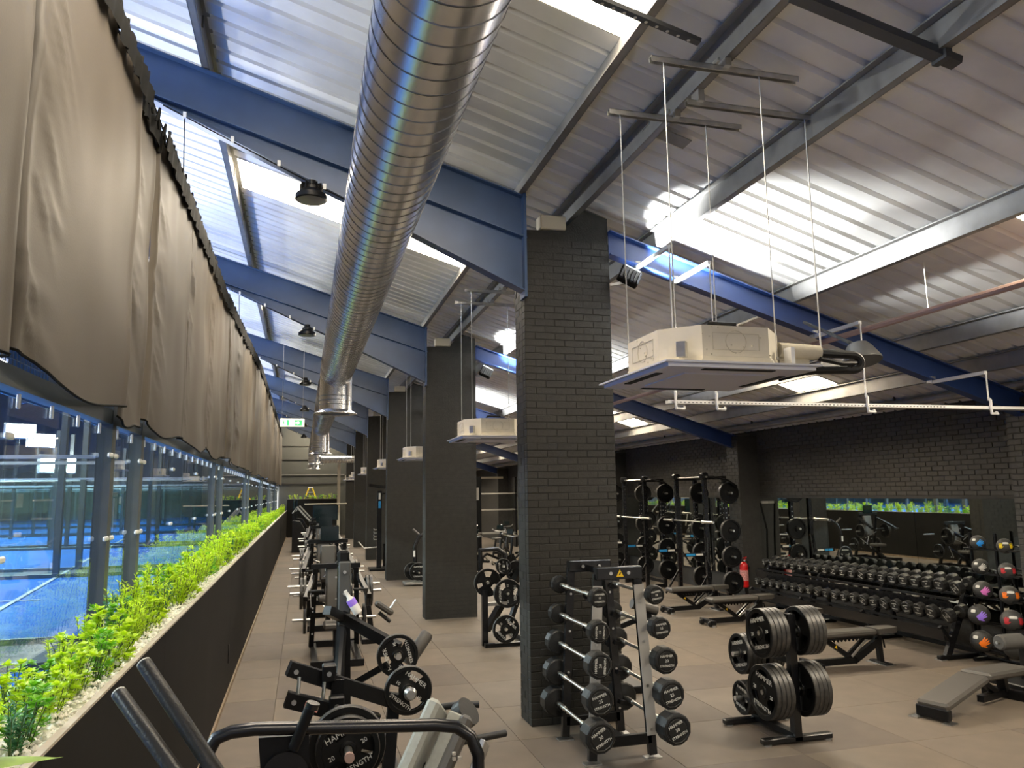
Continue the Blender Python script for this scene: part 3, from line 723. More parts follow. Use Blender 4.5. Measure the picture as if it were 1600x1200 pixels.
# ------------------------------------------------------------------ curtain
XC = -1.20; CT = 5.36
def ctop(y): return CT + (0 if y < 12 else min(.5, (y - 12) * .05))
seams = [1.2, 3.62, 5.85, 6.62, 8.45, 10.4, 12.9, 14.5, 17.2, 20.0, 23.5, 27.5, 32, 37, 42, 46.8]
CDESC = ['camera-end', 'second wide wrinkled', 'narrow dark recessed', 'third wide creased', 'fourth', 'fifth', 'sixth narrow', 'seventh', 'eighth', 'ninth', 'tenth', 'eleventh', 'twelfth', 'thirteenth', 'last far']
def curtain_panel(i, y0, y1):
    rn = random.Random(100 + i); L = y1 - y0
    rec = (i == 2); base = XC - (0.05 if rec else 0.0); y0 -= .02; y1 += .02; L = y1 - y0
    nu = int(max(26, min(90, L * 36))); nv = 56 if y0 < 15 else 24
    ph = [rn.random() * 6.28 for _ in range(8)]
    amp = 0.007 if y0 < 5 else (0.045 if y0 > 12 else 0.016)
    mb = MB(); vs = []
    cre = [(rn.uniform(.02, .5), rn.uniform(0.05, .85), rn.uniform(-.9, .2), rn.uniform(.10, .32), rn.uniform(.004, .011)) for _ in range(26)]
    for a in range(nu + 1):
        u = a / nu; y = y0 + u * L
        zb = 2.95 - 0.06 * math.sin(PI * u) * (1 + .4 * math.sin(3 * u + ph[0])) + 0.025 * math.sin(7 * u + ph[1]) - (.03 if rec else 0)
        zt = ctop(y) - 0.02 * math.sin(PI * u) + (0.02 * abs(math.sin(u * L * 6)))
        for b in range(nv + 1):
            v = b / nv; z = zb + (zt - zb) * v
            x = base
            k = 1.0 if not rec else 0.4
            fade = 0.35 + 0.65 * (1 - v)
            x += amp * k * (math.sin(u * L * 2.6 + ph[2] + .5 * v) * .9 * fade + math.sin(u * L * 6.1 + ph[3] - .8 * v) * .40 + .25 * math.sin(u * L * 13 + ph[4] + 1.4 * v) * (v ** 2 + .25))
            e = min(u, 1 - u) * L
            x -= 0.040 * math.exp(-(e / 0.022) ** 2) * (0.3 if rec else 1)          # edges tuck back into the seams
            x += 0.012 * math.exp(-((e - 0.06) / 0.05) ** 2)
            for (cu, cv, sl, ln, am) in cre:                                     # diagonal pull wrinkles fanning from the seam
                du = (u * L - cu * .6); dv = (v * 2.2 - cv * 2.2) - sl * du
                x += am * math.exp(-(dv / .035) ** 2) * math.exp(-((du - ln * .5) / ln) ** 2)
            x += 0.010 * math.sin(z * 5 + ph[5] + 3 * u) * math.sin(u * L * 1.7 + ph[6])
            if v > .93: x += 0.02 * math.sin(u * L * 24) * (v - .93) / .07
            vs.append((x, y, z))
    n = nv + 1
    mb.add(vs, [(a * n + b, (a + 1) * n + b, (a + 1) * n + b + 1, a * n + b + 1) for a in range(nu) for b in range(nv)])
    t = thing('curtain', '%s panel of taupe curtain hanging above the court glass' % CDESC[i], 'curtain', (0, 0, 0))
    obj('fabric', mb, M['curtain'], t, fix=False, ang=180)
    hem = MB().tube([vs[a * n] for a in range(0, nu + 1)], 0.008, 5); obj('hem', hem, M['cord'], t)
    tp = MB().tube([vs[a * n + nv] for a in range(0, nu + 1)], 0.011, 5)
    obj('top_binding', tp, M['cord'], t)
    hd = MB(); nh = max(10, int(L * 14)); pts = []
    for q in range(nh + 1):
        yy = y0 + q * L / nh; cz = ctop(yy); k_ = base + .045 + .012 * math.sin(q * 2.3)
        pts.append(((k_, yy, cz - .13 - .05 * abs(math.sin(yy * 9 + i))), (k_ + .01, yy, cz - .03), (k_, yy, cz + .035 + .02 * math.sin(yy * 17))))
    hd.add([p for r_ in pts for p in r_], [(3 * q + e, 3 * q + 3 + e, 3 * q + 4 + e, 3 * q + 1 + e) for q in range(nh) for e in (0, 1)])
    obj('top_shade_strip', hd, M['cord'], t, fix=False)  # black strip stands in for the shade darkening the fabric's top edge
    lp = MB(); m_ = int(L / 0.22)
    for q in range(m_):
        y = y0 + (q + .5) * L / m_; h = rn.uniform(.03, .09)
        lp.tube([(XC + .03, y - .05, ctop(y) - .10), (XC + .05, y - .03, ctop(y) + h * .4), (XC + .04, y + .02, ctop(y) + h), (XC + .03, y + .045, ctop(y) - .04), (XC + .035, y + .06, ctop(y) - .12)], .011, 4, False)
    obj('tie_loop', lp, M['cord'], t, kind='stuff')
for i in range(len(seams) - 1): curtain_panel(i, seams[i], seams[i + 1])
t = thing('curtain_cable', 'taut black cable the taupe curtains hang from', 'cable', (XC, 0, CT + .05))
obj('cable_run', MB().tube([(0, .9, 0), (0, 12, 0), (0, 22, .5), (0, 46.9, .5)], .008, 6), M['cord'], t)
for k, y in enumerate(BAYS):
    if k: obj('hanger', MB().tube([(0, y, ctop(y) - CT), (-.02, y, roofz(XC) - CT - .5)], .006, 5), M['cord'], t)

# ------------------------------------------------------------------ spiral air duct
DX, DZ, DR = 0.60, 4.74, 0.315
def duct_run(label, y0, y1, zdrop, dense):
    t = thing('air_duct', label, 'air duct', (DX, 0, DZ))
    mb = MB()
    n = 40; ring = []
    def station(f): return f
    # straight run, mitred at the far end into a vertical outlet
    vs = []; st = [y0 + (y1 - y0) * i / 24 for i in range(24)]
    for y in st:
        for k in range(n):
            a = 2 * PI * k / n; vs.append((DR * math.cos(a), y, DR * math.sin(a)))
    for k in range(n):                      # 45 degree mitre joint
        a = 2 * PI * k / n; z = DR * math.sin(a); vs.append((DR * math.cos(a), y1 + z, z))
    for zz in (-DR - .10, zdrop + .06 - DZ):
        for k in range(n):
            a = 2 * PI * k / n; vs.append((DR * math.cos(a), y1 + DR * math.sin(a), zz))
    S = len(vs) // n
    mb.add(vs, [(i * n + k, i * n + (k + 1) % n, (i + 1) * n + (k + 1) % n, (i + 1) * n + k) for i in range(S - 1) for k in range(n)])
    ds = obj('duct_shell', mb, M['duct'], t, ang=40)
    sp = MB(); pitch = dense; pts = []; turns = int((y1 - DR - y0) / pitch)
    for i in range(turns * 28):
        a = 2 * PI * i / 28; pts.append(((DR + .001) * math.cos(-a), y0 + pitch * i / 28, (DR + .001) * math.sin(-a)))
    sp.tube(pts, 0.0045, 3, False)
    obj('spiral_seam', sp, M['seam'], ds, fix=False)
    rg = MB()
    zz = -DR - .16
    while DZ + zz > zdrop + .1:
        rg.lathe([(DR, -.006), (DR + .009, 0), (DR, .006)], (0, y1, zz), (0, 0, 1), 40); zz -= 0.085
    obj('ring_seam', rg, M['seam'], ds)
    fl_ = MB().lathe([(DR - .002, .07), (DR + .03, .04), (DR + .105, .0), (DR + .105, -.012), (DR - .03, -.012), (DR - .03, .05)], (0, y1, zdrop - DZ), (0, 0, 1), 40)
    obj('flared_outlet', fl_, M['duct'], t)
    obj('grille', MB().lathe([(.001, 0), (DR - .03, 0)], (0, y1, zdrop - DZ + .01), (0, 0, 1), 32), M['darksteel'], t)
    for y in ([y0 + .6 + q * 3.5 for q in range(int((y1 - y0) / 3.5))]):
        obj('hanger', MB().cyl((0, y, DR), (0, y, roofz(DX) + .2 - DZ), .004, 5), M['steel'], t)
    return t
duct_run('big spiral silver air duct nearest the camera, turning down to a flared outlet', -4.0, 15.5, 3.93, 0.155)
duct_run('second spiral silver air duct, beyond the first flared outlet', 17.2, 28.5, 3.80, 0.155)
t = duct_run('third silver air duct outlet, far down the gym', 30.5, 39.5, 3.85, 0.2)
duct_run('last small silver duct outlet before the end wall', 41.0, 45.0, 3.8, 0.2)
t = thing('branch_duct', 'horizontal silver branch duct crossing the far gym below the rafters', 'air duct', (0.85, 39.4, 4.1))
obj('duct_shell', MB().lathe([(.001, 0), (.19, 0), (.19, 1.75), (.001, 1.75)], (0, 0, 0), (1, 0, 0), 24), M['duct'], t)
bs = MB()
for q in range(14): bs.lathe([(.19, -.01), (.197, 0), (.19, .01)], (.12 * q + .06, 0, 0), (1, 0, 0), 20)
obj('ring_seam', bs, M['seam'], t)
for x in (.3, 1.5): obj('hanger', MB().cyl((x, 0, .19), (x, 0, 1.75), .006, 5), M['steel'], t)

# ------------------------------------------------------------------ ceiling cassettes and their suspension
def cassette(loc, label):
    t = thing('ceiling_cassette', label, 'air conditioner', loc)
    # loc: near corner of the panel underside, pillar side; +x right, +y away
    P = 1.13; b0, b1 = 0.10, 1.02; ch = 0.21; H0, H1 = 0.045, 0.30
    def octo(z, a0, a1, c): return [(a0 + c, a0, z), (a1 - c, a0, z), (a1, a0 + c, z), (a1, a1 - c, z), (a1 - c, a1, z), (a0 + c, a1, z), (a0, a1 - c, z), (a0, a0 + c, z)]
    cv = MB()
    lv = [octo(H0, b0 - .01, b1 + .01, ch), octo(H0 + .03, b0 - .01, b1 + .01, ch), octo(H0 + .032, b0, b1, ch), octo(H0 + .05, b0, b1, ch), octo(H0 + .052, b0 + .005, b1 - .005, ch), octo(H1, b0 + .005, b1 - .005, ch)]
    vs = [v for l in lv for v in l]; fs = [(i * 8 + k, i * 8 + (k + 1) % 8, (i + 1) * 8 + (k + 1) % 8, (i + 1) * 8 + k) for i in range(5) for k in range(8)] + [tuple(range(40, 48))]
    cv.add(vs, fs); cs = obj('casing', cv, M['acbody'], t, ang=20)
    fp = obj('fascia_panel', MB().prism([(0.0, 0, .045), (P, 0, .045), (P, P, .045), (0, P, .045)], (0, 0, -.012)).prism([(.03, .03, .033), (P - .03, .03, .033), (P - .03, P - .03, .033), (.03, P - .03, .033)], (0, 0, -.025)), M['acwhite'], t, ang=20)
    obj('intake_grille', MB().box2((.26, .26, .0), (P - .26, P - .26, .0085)), M['acwhite'], t)
    for (cx, cy, sx, sy) in ((P / 2, .10, .52, .05), (P / 2, P - .10, .52, .05), (.10, P / 2, .05, .52), (P - .10, P / 2, .05, .52)):
        obj('air_slot', MB().box((cx, cy, .006), (sx, sy, .006)), M['dark'], fp)
    # knock-out outlines on the two sides in view
    ko = MB()
    def loopline(pts, R, loc):
        for p, q in zip(pts, pts[1:] + pts[:1]):
            ko.beam(Vector(loc) + R @ Vector((*p, 0)), Vector(loc) + R @ Vector((*q, 0)), .004, .003)
    cx = (b0 + b1) / 2
    sq = [(-.17, -.05), (.17, -.05), (.17, .06), (-.17, .06)]; ci = [(.075 * math.cos(a * PI / 8), .005 + .075 * math.sin(a * PI / 8)) for a in range(16)]
    for R, l in ((FACE_NY, (cx, b0 + .004, .19)), (FACE_NX, (b0 + .004, cx, .19))):
        loopline(sq, R, l); loopline(ci, R, l)
        for q in range(12): ko.box(Vector(l) + R @ Vector((random.uniform(-.25, .25), random.uniform(-.09, .10), 0)), (.008, .008, .008))
    obj('knockout_outline', ko, M['pipecream'], cs, kind='stuff')
    obj('bracket', MB().box((b0 + .09, b0 + .05, .14), (.06, .05, .10), Matrix.Rotation(-PI / 4, 3, 'Z')), M['steel'], t)
    obj('bracket', MB().box((b1 + .005, b0 + .10, .12), (.03, .08, .14)), M['white'], t)
    obj('handle', MB().tube([(.42, .2, .30), (.42, .2, .335), (.62, .2, .335), (.62, .2, .30)], .014, 6), M['black'], t)
    return t
def ac_group(y, detail, nm):
    x0 = 2.16 if detail else 2.14; z = 3.10
    cassette((x0, y, z), '%s beige ceiling cassette air conditioner hanging beside the pillars' % nm)
    zr = roofz(2.86) - 0.04
    for i, (sy, xa, xb) in enumerate(((0.28, x0 + .12, x0 + 1.30), (1.05, x0 + .12, x0 + 1.30))):
        t = thing('support_strut', '%s steel support strut clipped under the purlin over the %s cassette' % (('nearer', 'farther')[i], nm), 'strut', (xa, y + sy, zr))
        ch = MB().box2((0, -.021, -.004), (xb - xa, .021, 0)); ch.box2((0, -.021, -.042), (xb - xa, -.017, 0)); ch.box2((0, .017, -.042), (xb - xa, .021, 0))
        obj('channel', ch, M['steel'], t)
        obj('beam_clamp', MB().box((2.86 - xa, 0, .015), (.05, .11, .06)), M['steel'], t)
        obj('beam_clamp', MB().box((2.78 - xa, 0, .015), (.02, .13, .03)), M['steel'], t)
        for q, xx in enumerate((x0 + .17 + .05, x0 + .98)):
            yy = y + (.18 if i == 0 else .92)
            r_ = thing('suspension_rod', 'thin threaded rod from the %s strut to the %s cassette, %s side' % (('nearer', 'farther')[i], nm, ('pillar', 'open')[q]), 'rod', (xx, y + sy, z + .12))
            obj('rod_body', MB().cyl((0, 0, 0), (0, 0, zr - z - .12), .0048, 6), M['steel'], r_)
            obj('nut', MB().cyl((0, 0, .0), (0, 0, .02), .014, 6), M['steel'], r_)
ac_group(4.28, True, 'nearest')
for y, nm in ((10.6, 'second'), (17.2, 'third'), (23.6, 'fourth'), (30.6, 'fifth'), (37.0, 'sixth'), (42.5, 'farthest')): ac_group(y, False, nm)
# insulated pipework and cables from the nearest cassette
t = thing('refrigerant_pipe', 'cream insulated pipe stub leaving the nearest cassette', 'pipe', (3.19, 4.62, 3.30))
obj('insulation', MB().tube([(0, 0, 0), (.22, 0, -.005), (.33, .0, -.01)], .055, 12), M['insul'], t)
obj('insulation', MB().tube([(0, .02, -.09), (.24, .02, -.085)], .04, 10), M['insul'], t)
t = thing('pipe_loop', 'thick black insulated hose looping back beside the nearest cassette', 'hose', (3.52, 4.62, 3.29))
obj('hose', MB().tube([(-.02, 0, 0)] + [(.30 + .07 * math.sin(a), 0.02, -.055 + .055 * math.cos(a)) for a in [PI * q / 8 for q in range(9)]] + [(.0, .03, -.12), (-.1, .03, -.13)], .030, 10), M['rubber'], t)
obj('hose', MB().tube([(-.02, -.04, -.05), (.15, -.05, -.08), (.28, -.03, -.07), (.22, -.02, -.11), (-.05, -.02, -.12)], .017, 8), M['rubber'], t)
obj('cable', MB().tube([(-.05, -.04, -.12), (-.18, -.06, -.17), (-.40, -.1, -.22)], .008, 6), M['cord'], t)
t = thing('support_strut', 'steel support strut carrying pipework just past the nearest cassette', 'strut', (2.76, 4.95, roofz(2.86) - .10))
ch = MB().box2((0, -.021, -.004), (1.12, .021, 0)); ch.box2((0, -.021, -.042), (1.12, -.017, 0)); ch.box2((0, .017, -.042), (1.12, .021, 0))
obj('channel', ch, M['steel'], t); obj('beam_clamp', MB().box((.10, 0, .03), (.05, .11, .09)), M['steel'], t)
t = thing('suspension_rod', 'thin threaded rod dropping to the pipework right of the nearest cassette', 'rod', (3.80, 4.95, 3.24)); obj('rod_body', MB().cyl((0, 0, 0), (0, 0, roofz(2.86) - .10 - 3.24), .006, 6), M['steel'], t); obj('nut', MB().cyl((0, 0, 0), (0, 0, .02), .014, 6), M['steel'], t)
t = thing('perforated_strut', 'dark perforated steel strut by the nearest rooflight', 'strut', (0, 0, 0))
st_ = MB().beam((1.72, 4.2, 5.46), (2.46, 4.2, 5.26), .05, .03); obj('channel', st_, M['darksteel'], t)
hs = MB()
for q in range(9): hs.cyl((1.78 + q * .075, 4.2, 5.444 - q * .0203 - .02), (1.78 + q * .075, 4.2, 5.444 - q * .0203 - .0235), .012, 8)
obj('slot', hs, M['steel'], t, kind='stuff')
t = tag(obj('mounting_plate', MB().box((3.05, 5.85, roofz(3.05) + .13), (.42, .16, .012), Matrix.Rotation(math.atan(-SL), 3, 'Y')), M['purlin']), 'flat grey mounting plate under the roof above the nearest cassette', 'plate')
# cable rail along the nearest frame with its hangers
t = thing('cable_rail', 'long perforated white cable rail hung across the gym ahead of the mirror wall', 'cable rail', (3.52, 7.0, 3.215))
rl = MB().box2((0, -.03, -.02), (5.3, .03, -.014)); rl.box2((0, -.03, -.02), (5.3, -.026, .02)); rl.box2((0, .026, -.02), (5.3, .03, .02)); obj('rail', rl, M['white'], t)
pr = MB()
for q in range(75): pr.box((.05 + q * .045, -.0315, 0), (.018, .002, .008))
obj('perforation', pr, M['dark'], t, kind='stuff')
for i, x in enumerate((3.62, 4.08, 5.90, 7.56)):
    zt = roofz(x) - .30
    h = thing('rail_hanger', '%s white hooked hanger rod carrying the cable rail' % ('pillar-side', 'second', 'third', 'wall-side')[i], 'hanger', (x, 7.0, 0))
    obj('rod_body', MB().cyl((0, 0, 3.30), (0, 0, zt), .009, 6), M['white'], h)
    obj('hook', MB().tube([(.0, 0, 3.33), (-.02, -.045, 3.30), (-.03, -.05, 3.22), (-.02, -.045, 3.15), (.07, -.04, 3.145), (.09, -.0, 3.17)], .016, 6), M['white'], h)
    obj('bracket_arm', MB().box2((-.02, 0, zt - .02), (.02, .80, zt + .02)), M['white'], h)
    obj('beam_clamp', MB().box((0, .80, zt + .03), (.06, .08, .08)), M['steel'], h)
t = thing('sprinkler_pipe', 'pinkish service pipe running under the roof slope to the gable', 'pipe', (6.05, 0, 4.09))
obj('pipe', MB().tube([(0, 0.5, 0), (0, 40, 0)], .035, 8), M['copper'], t)
for y in (4.2, 6.2, 9, 12): obj('hanger', MB().cyl((0, y, 0.03), (0, y, .52), .005, 5), M['steel'], t)
t = thing('flood_fitting', 'dark grey flood fitting hung by the cable rail beyond the nearest cassette', 'light fitting', (5.55, 6.6, 3.62))
obj('housing', MB().lathe([(.001, .20), (.10, .20), (.13, .16), (.20, .02), (.20, 0), (.001, 0)], (0, 0, 0), (0, .25, 1), 20), M['darksteel'], t)
obj('bracket', MB().beam((0, .05, .18), (0, .9, .62), .03, .03), M['darksteel'], t)

# uplights on the pillars that wash the roof
for k, y in ((1, 7.83), (2, 14.8), (3, 21.77)):
    nm = ('nearest', 'second', 'third', 'camera-side')[k - 1]
    t = thing('uplight', 'black floodlight on a bracket at the %s pillar, aimed at the roof' % nm, 'floodlight', (3.36, y - .12, 4.62))
    rot = Matrix.Rotation(-0.35, 3, 'X') @ Matrix.Rotation(0.5, 3, 'Y')
    obj('housing', MB().rbox((.10, -.05, .08), (.24, .10, .20), .015, rot), M['black'], t)
    obj('bracket', MB().beam((-.06, .12, .02), (.10, -.02, .02), .03, .03), M['steel'], t)
    fin = MB()
    for q in range(5): fin.box(Vector((.10, -.12, .08)) + rot @ Vector((-.08 + q * .04, 0, 0)), (.008, .05, .16), rot)
    obj('cooling_fin', fin, M['black'], t)
    obj('lamp_face', MB().box(Vector((.10, -.05, .08)) + rot @ Vector((0, 0, .103)), (.20, .07, .004), rot), M['upface'], t)
    lamp('uplight_spot', 'SPOT', (3.60, y - .22, 4.66), (5.3, y - 1.0, 6.15), UPLIGHT_W, (0.92, 0.96, 1.0), 0.06, angle=1.75)

# unlit high-bay pendants under the rafters
for k, y in enumerate(BAYS[1:]):
    z = 5.30 + (0.02 * k)
    t = thing('highbay_pendant', '%s black round high-bay pendant by the air duct, switched off' % ORDB[k], 'pendant lamp', (0.02, y - .10, z))
    obj('driver', MB().lathe([(.001, .20), (.05, .20), (.055, .16), (.09, .13), (.09, .10)], n=20), M['black'], t)
    obj('lamp_shade', MB().lathe([(.001, .105), (.10, .10), (.155, .05), (.16, .0), (.145, -.01)], n=28), M['black'], t)
    obj('lamp_lens', MB().lathe([(.001, -.012), (.12, -.012), (.145, -.004)], n=28), M['lens'], t)
    for q in range(12):
        a = q * PI / 6
        if k < 1: obj('cooling_fin', MB().box((.085 * math.cos(a), .085 * math.sin(a), .13), (.06, .006, .07), Matrix.Rotation(a, 3, 'Z')), M['black'], t)
    obj('hook', MB().tube([(0, 0, .20), (0, 0, 5.52 - z)], .006, 6), M['steel'], t)

t = thing('exit_sign', 'lit green and white exit sign with running man and arrow', 'sign', (-0.28, 20.0, 4.05))
obj('housing', MB().rbox((0, .03, .10), (.60, .05, .22), .01), M['white'], t)
obj('sign_face', MB().box((0, .003, .10), (.57, .004, .19)), M['exitw'], t)
obj('door_pictogram', MB().box((-.10, .0, .10), (.07, .003, .14)), M['exitg'], t)
run = MB().box((-.20, 0, .15), (.03, .003, .03)).beam((-.20, 0, .13), (-.215, 0, .08), .004, .03).beam((-.21, 0, .09), (-.17, 0, .05), .004, .015).beam((-.21, 0, .09), (-.25, 0, .06), .004, .015)
obj('running_figure', run, M['exitg'], t)
obj('arrow_panel', MB().box((.15, .0, .10), (.18, .003, .14)), M['exitg'], t)
obj('arrow', MB().prism([(.19, -.002, .10), (.13, -.002, .155), (.13, -.002, .045)], (0, -.002, 0)).box((.105, -.003, .10), (.06, .002, .035)), M['exitw'], t)
for x in (-.25, .25): obj('hanger', MB().cyl((x, .03, .21), (x, .03, 2.1), .004, 5), M['steel'], t)

# ------------------------------------------------------------------ weight plates
_pl = {}
def plate_meshes(r, th, holes=3, big=True):
    key = (r, th, holes)
    if key not in _pl:
        N = 48; r0 = 0.030; r1 = r * .40; r2 = r * .80; h = th / 2; w = th * .28
        prof = [(r0, -h * .95), (r * .24, -h * .95), (r * .27, -w), (r1, -w), (r2, -w), (r2 + r * .03, -h), (r - .006, -h), (r, -h + .006), (r, h - .006), (r - .006, h), (r2 + r * .03, h), (r2, w), (r1, w), (r * .27, w), (r * .24, h * .95), (r0, h * .95)]
        def skip(k, i):
            if not holes: return False
            a = (k * holes / N) % 1.0
            return i in (3, 11) and a < 0.36
        mb = MB().lathe(prof, (0, 0, 0), (0, 1, 0), N, closed=True, skip=skip)
        me = bpy.data.meshes.new('disc'); me.from_pydata(mb.v, [], mb.f); b = bmesh.new(); b.from_mesh(me); bmesh.ops.recalc_face_normals(b, faces=b.faces); b.to_mesh(me); b.free()
        me.polygons.foreach_set('use_smooth', [True] * len(me.polygons)); me.set_sharp_from_angle(angle=math.radians(30)); me.materials.append(M['plate']); me.materials.append(M['platerim'])
        for p in me.polygons:
            c = p.center
            if math.hypot(c.x, c.z) > r * .97: p.material_index = 1
        lf = []
        if big: lf = [('HAMMER', r * .26, 0, r * .52), ('STRENGTH', r * .22, 0, -r * .56), ('10', r * .20, -r * .55, 0), ('10', r * .20, r * .55, 0)]
        _pl[key] = (me, lf)
    return _pl[key]
def weight_plate(loc, axis, label, r=.225, th=.045, roll=0.0, group=None, holes=3, letters=True, name='weight_plate', kg='10', face=None):
    # axis: 'y' (face towards -y) or 'x' (face towards -x) or a Matrix
    me, lf = plate_meshes(r, th, holes)
    if axis == 'y': R = Matrix.Identity(3)
    elif axis == 'x': R = Matrix.Rotation(-PI / 2, 3, 'Z')
    else: R = axis
    R = R @ Matrix.Rotation(roll, 3, 'Y')
    t = thing(name, label, 'weight plate', loc, 0, group); t.rotation_euler = R.to_euler()
    o = obj('disc', None, None, t, mesh=me)
    if letters:
        lines = [(b.replace('10', kg), sz, x, y) for b, sz, x, y in lf]
        multi_text(lines, M['letter'], o, (0, -th * .28 - .001, 0) if holes else (0, -th * .5, 0), FACE_NY)
    return t

# ------------------------------------------------------------------ dumbbells on the two-tier rack
def dumbbell_proto():
    # axis along X, front head at -x; origin at the handle centre
    t = thing('dumbbell', 'black dumbbell', 'dumbbell', (0, 0, -50))
    obj('handle', MB().lathe([(.014, -.07), (.017, 0), (.014, .07)], (0, 0, 0), (1, 0, 0), 10), M['chrome'], t)
    for s in (-1, 1):
        a, b = (.06, .165)
        prof = [(.001, a), (.062, a), (.074, a + .012), (.074, b - .012), (.064, b), (.052, b), (.049, b - .004), (.001, b - .004)]
        hd = obj('head', MB().lathe([(r, h * s) for r, h in prof], (0, 0, 0), (1, 0, 0), 12, ph=PI / 12), M['rubber'], t, ang=20)
        if s < 0: multi_text([('HAMMER', .019, 0, .028), ('20', .026, 0, 0), ('STRENGTH', .017, 0, -.029)], M['letter'], hd, (-.1612, 0, 0), FACE_NX)
    return t
RK = thing('dumbbell_rack', 'long black two-tier dumbbell rack standing along the mirror wall', 'rack', (8.41, 8.90, 0))
RL_ = 4.75
def rack_parts():
    for i, (x0, z0, x1, z1) in enumerate(((.02, .47, .42, .56), (.20, .82, .60, .91))):
        for dx in (0.08, .30):
            f = dx / .4; xx = x0 + (x1 - x0) * f; zz = z0 + (z1 - z0) * f - .035
            obj('shelf_rail', MB().box2((xx - .022, 0, zz - .03), (xx + .022, RL_, zz)), M['black'], RK)
        obj('shelf_apron', MB().prism([(x0 + .0, 0, z0 - .06), (x0 + .012, 0, z0 - .06), (x0 + .03 + .02, 0, z0 - .21), (x0 + .03, 0, z0 - .21)], (0, RL_, 0)), M['blacksat'], RK)
    for y in (.06, 1.6, 3.15, RL_ - .06):
        obj('upright', MB().beam((.12, y, .04), (.56, y, .92), .09, .06, up=(0, 1, 0)), M['blacksat'], RK)
        obj('rear_leg', MB().beam((.66, y, .03), (.58, y, .92), .06, .05, up=(0, 1, 0)), M['black'], RK)
        obj('foot', MB().rbox((.36, y, .03), (.76, .08, .06), .01), M['black'], RK)
        obj('foot_plate', MB().box((.02, y, .006), (.10, .14, .012)), M['steel'], RK)
        obj('shelf_arm', MB().beam((.20, y, .24), (.04, y, .44), .05, .05, up=(0, 1, 0)), M['black'], RK)
    obj('floor_beam', MB().box2((.62, 0, .05), (.68, RL_, .11)), M['black'], RK)
rack_parts()
pd = dumbbell_proto(); used = [False]
def place_db(x, y, z, tilt, roll, sc, label):
    o = pd if not used[0] else dup(pd, (0, 0, 0))
    used[0] = True; o.location = (x, y, z); o.rotation_euler = (Matrix.Rotation(tilt, 3, 'Y') @ Matrix.Rotation(roll, 3, 'X')).to_euler()
    o.scale = (1, sc, sc); o['label'] = label; o['group'] = 'dumbbells on the two-tier rack'; return o
rd = random.Random(5)
for tier, (x, z) in enumerate(((8.62, .535), (8.80, .895))):
    for i in range(20):
        y = 9.12 + i * .225; sc = 1.36 - .020 * i
        if tier and i > 15: sc *= .9
        roll = rd.choice((0, 0, 0, 0, .18, -.15, .45)) if i < 14 else 0
        place_db(x, y, z + .074 * sc, -.22, roll, sc, 'black twelve-sided dumbbell, %s from the ball rack on the %s tier' % (ORD[i], ('lower', 'upper')[tier]))
    o = place_db(x + .02, 8.86, z + .085, -.22, .9, 1.3, 'black dumbbell turned askew at the near end of the %s tier' % ('lower', 'upper')[tier])

# ------------------------------------------------------------------ medicine ball rack
BX = 8.95
t = thing('ball_rack', 'black upright rack holding grey medicine balls by the near pilaster', 'rack', (BX, 8.46, 0))
for y in (.0, -.42):
    obj('upright', MB().tube([(.06, y, 0.04), (.06, y, 1.70)], .022, 8), M['black'], t)
obj('upright', MB().tube([(.06, .40, 0.04), (.06, .40, 1.70)], .022, 8), M['black'], t)
BZ = [(1.57, .098), (1.25, .105), (.94, .120), (.62, .135), (.28, .140)]
for z, r in BZ:
    for s in (-.06, .07):
        obj('shelf_bar', MB().tube([(s, -.42, z - r * .86), (s, .42, z - r * .86)], .010, 6), M['black'], t)
    obj('shelf_bar', MB().tube([(.06, .40, z - r * .86 - .0), (-.08, .40, z - r * .86)], .010, 6), M['black'], t)
obj('base_bar', MB().tube([(-.16, .30, .03), (.2, .30, .03)], .03, 8), M['black'], t)
obj('base_bar', MB().tube([(-.16, -.34, .03), (.2, -.34, .03)], .03, 8), M['black'], t)
obj('base_bar', MB().tube([(.06, -.42, .05), (.06, .42, .05)], .025, 8), M['black'], t)
def hand_print(R, c, s, mirror=1):
    mb = MB(); r = c.length
    def pl(poly):
        q = []
        for a, b in zip(poly, poly[1:] + poly[:1]):
            for k in range(3): q.append((a[0] + (b[0] - a[0]) * k / 3, a[1] + (b[1] - a[1]) * k / 3))
        cx = sum(p[0] for p in q) / len(q); cy = sum(p[1] for p in q) / len(q); n = len(q)
        ring = lambda f: [c + R @ Vector(((cx + (p[0] - cx) * f) * s * mirror, (cy + (p[1] - cy) * f) * s, 0)) for p in q]
        mb.add(ring(1) + ring(.5) + [c + R @ Vector((cx * s * mirror, cy * s, 0))], [(i, (i + 1) % n, n + (i + 1) % n, n + i) for i in range(n)] + [(n + i, n + (i + 1) % n, 2 * n) for i in range(n)])
    pl([(-.45, -.5), (.38, -.55), (.50, .1), (.45, .45), (-.45, .45), (-.52, 0)])
    for (x, L, a) in ((-.38, .60, .28), (-.12, .80, .07), (.14, .76, -.10), (.38, .58, -.32)):
        dx, dy = math.sin(-a), math.cos(a)
        b0 = Vector((x, .33)); e = b0 + Vector((dx, dy)) * L; n_ = Vector((dy, -dx)) * .13
        pl([tuple(b0 - n_), tuple(b0 + n_), tuple(e + n_ * .8), tuple(e + Vector((dx, dy)) * .10), tuple(e - n_ * .8)])
    b0 = Vector((.38, -.25)); d = Vector((.82, .5)).normalized(); n_ = Vector((d.y, -d.x)) * .15
    pl([tuple(b0 - n_), tuple(b0 + n_), tuple(b0 + d * .55 + n_ * .7), tuple(b0 + d * .66), tuple(b0 + d * .55 - n_ * .7)])
    return mb
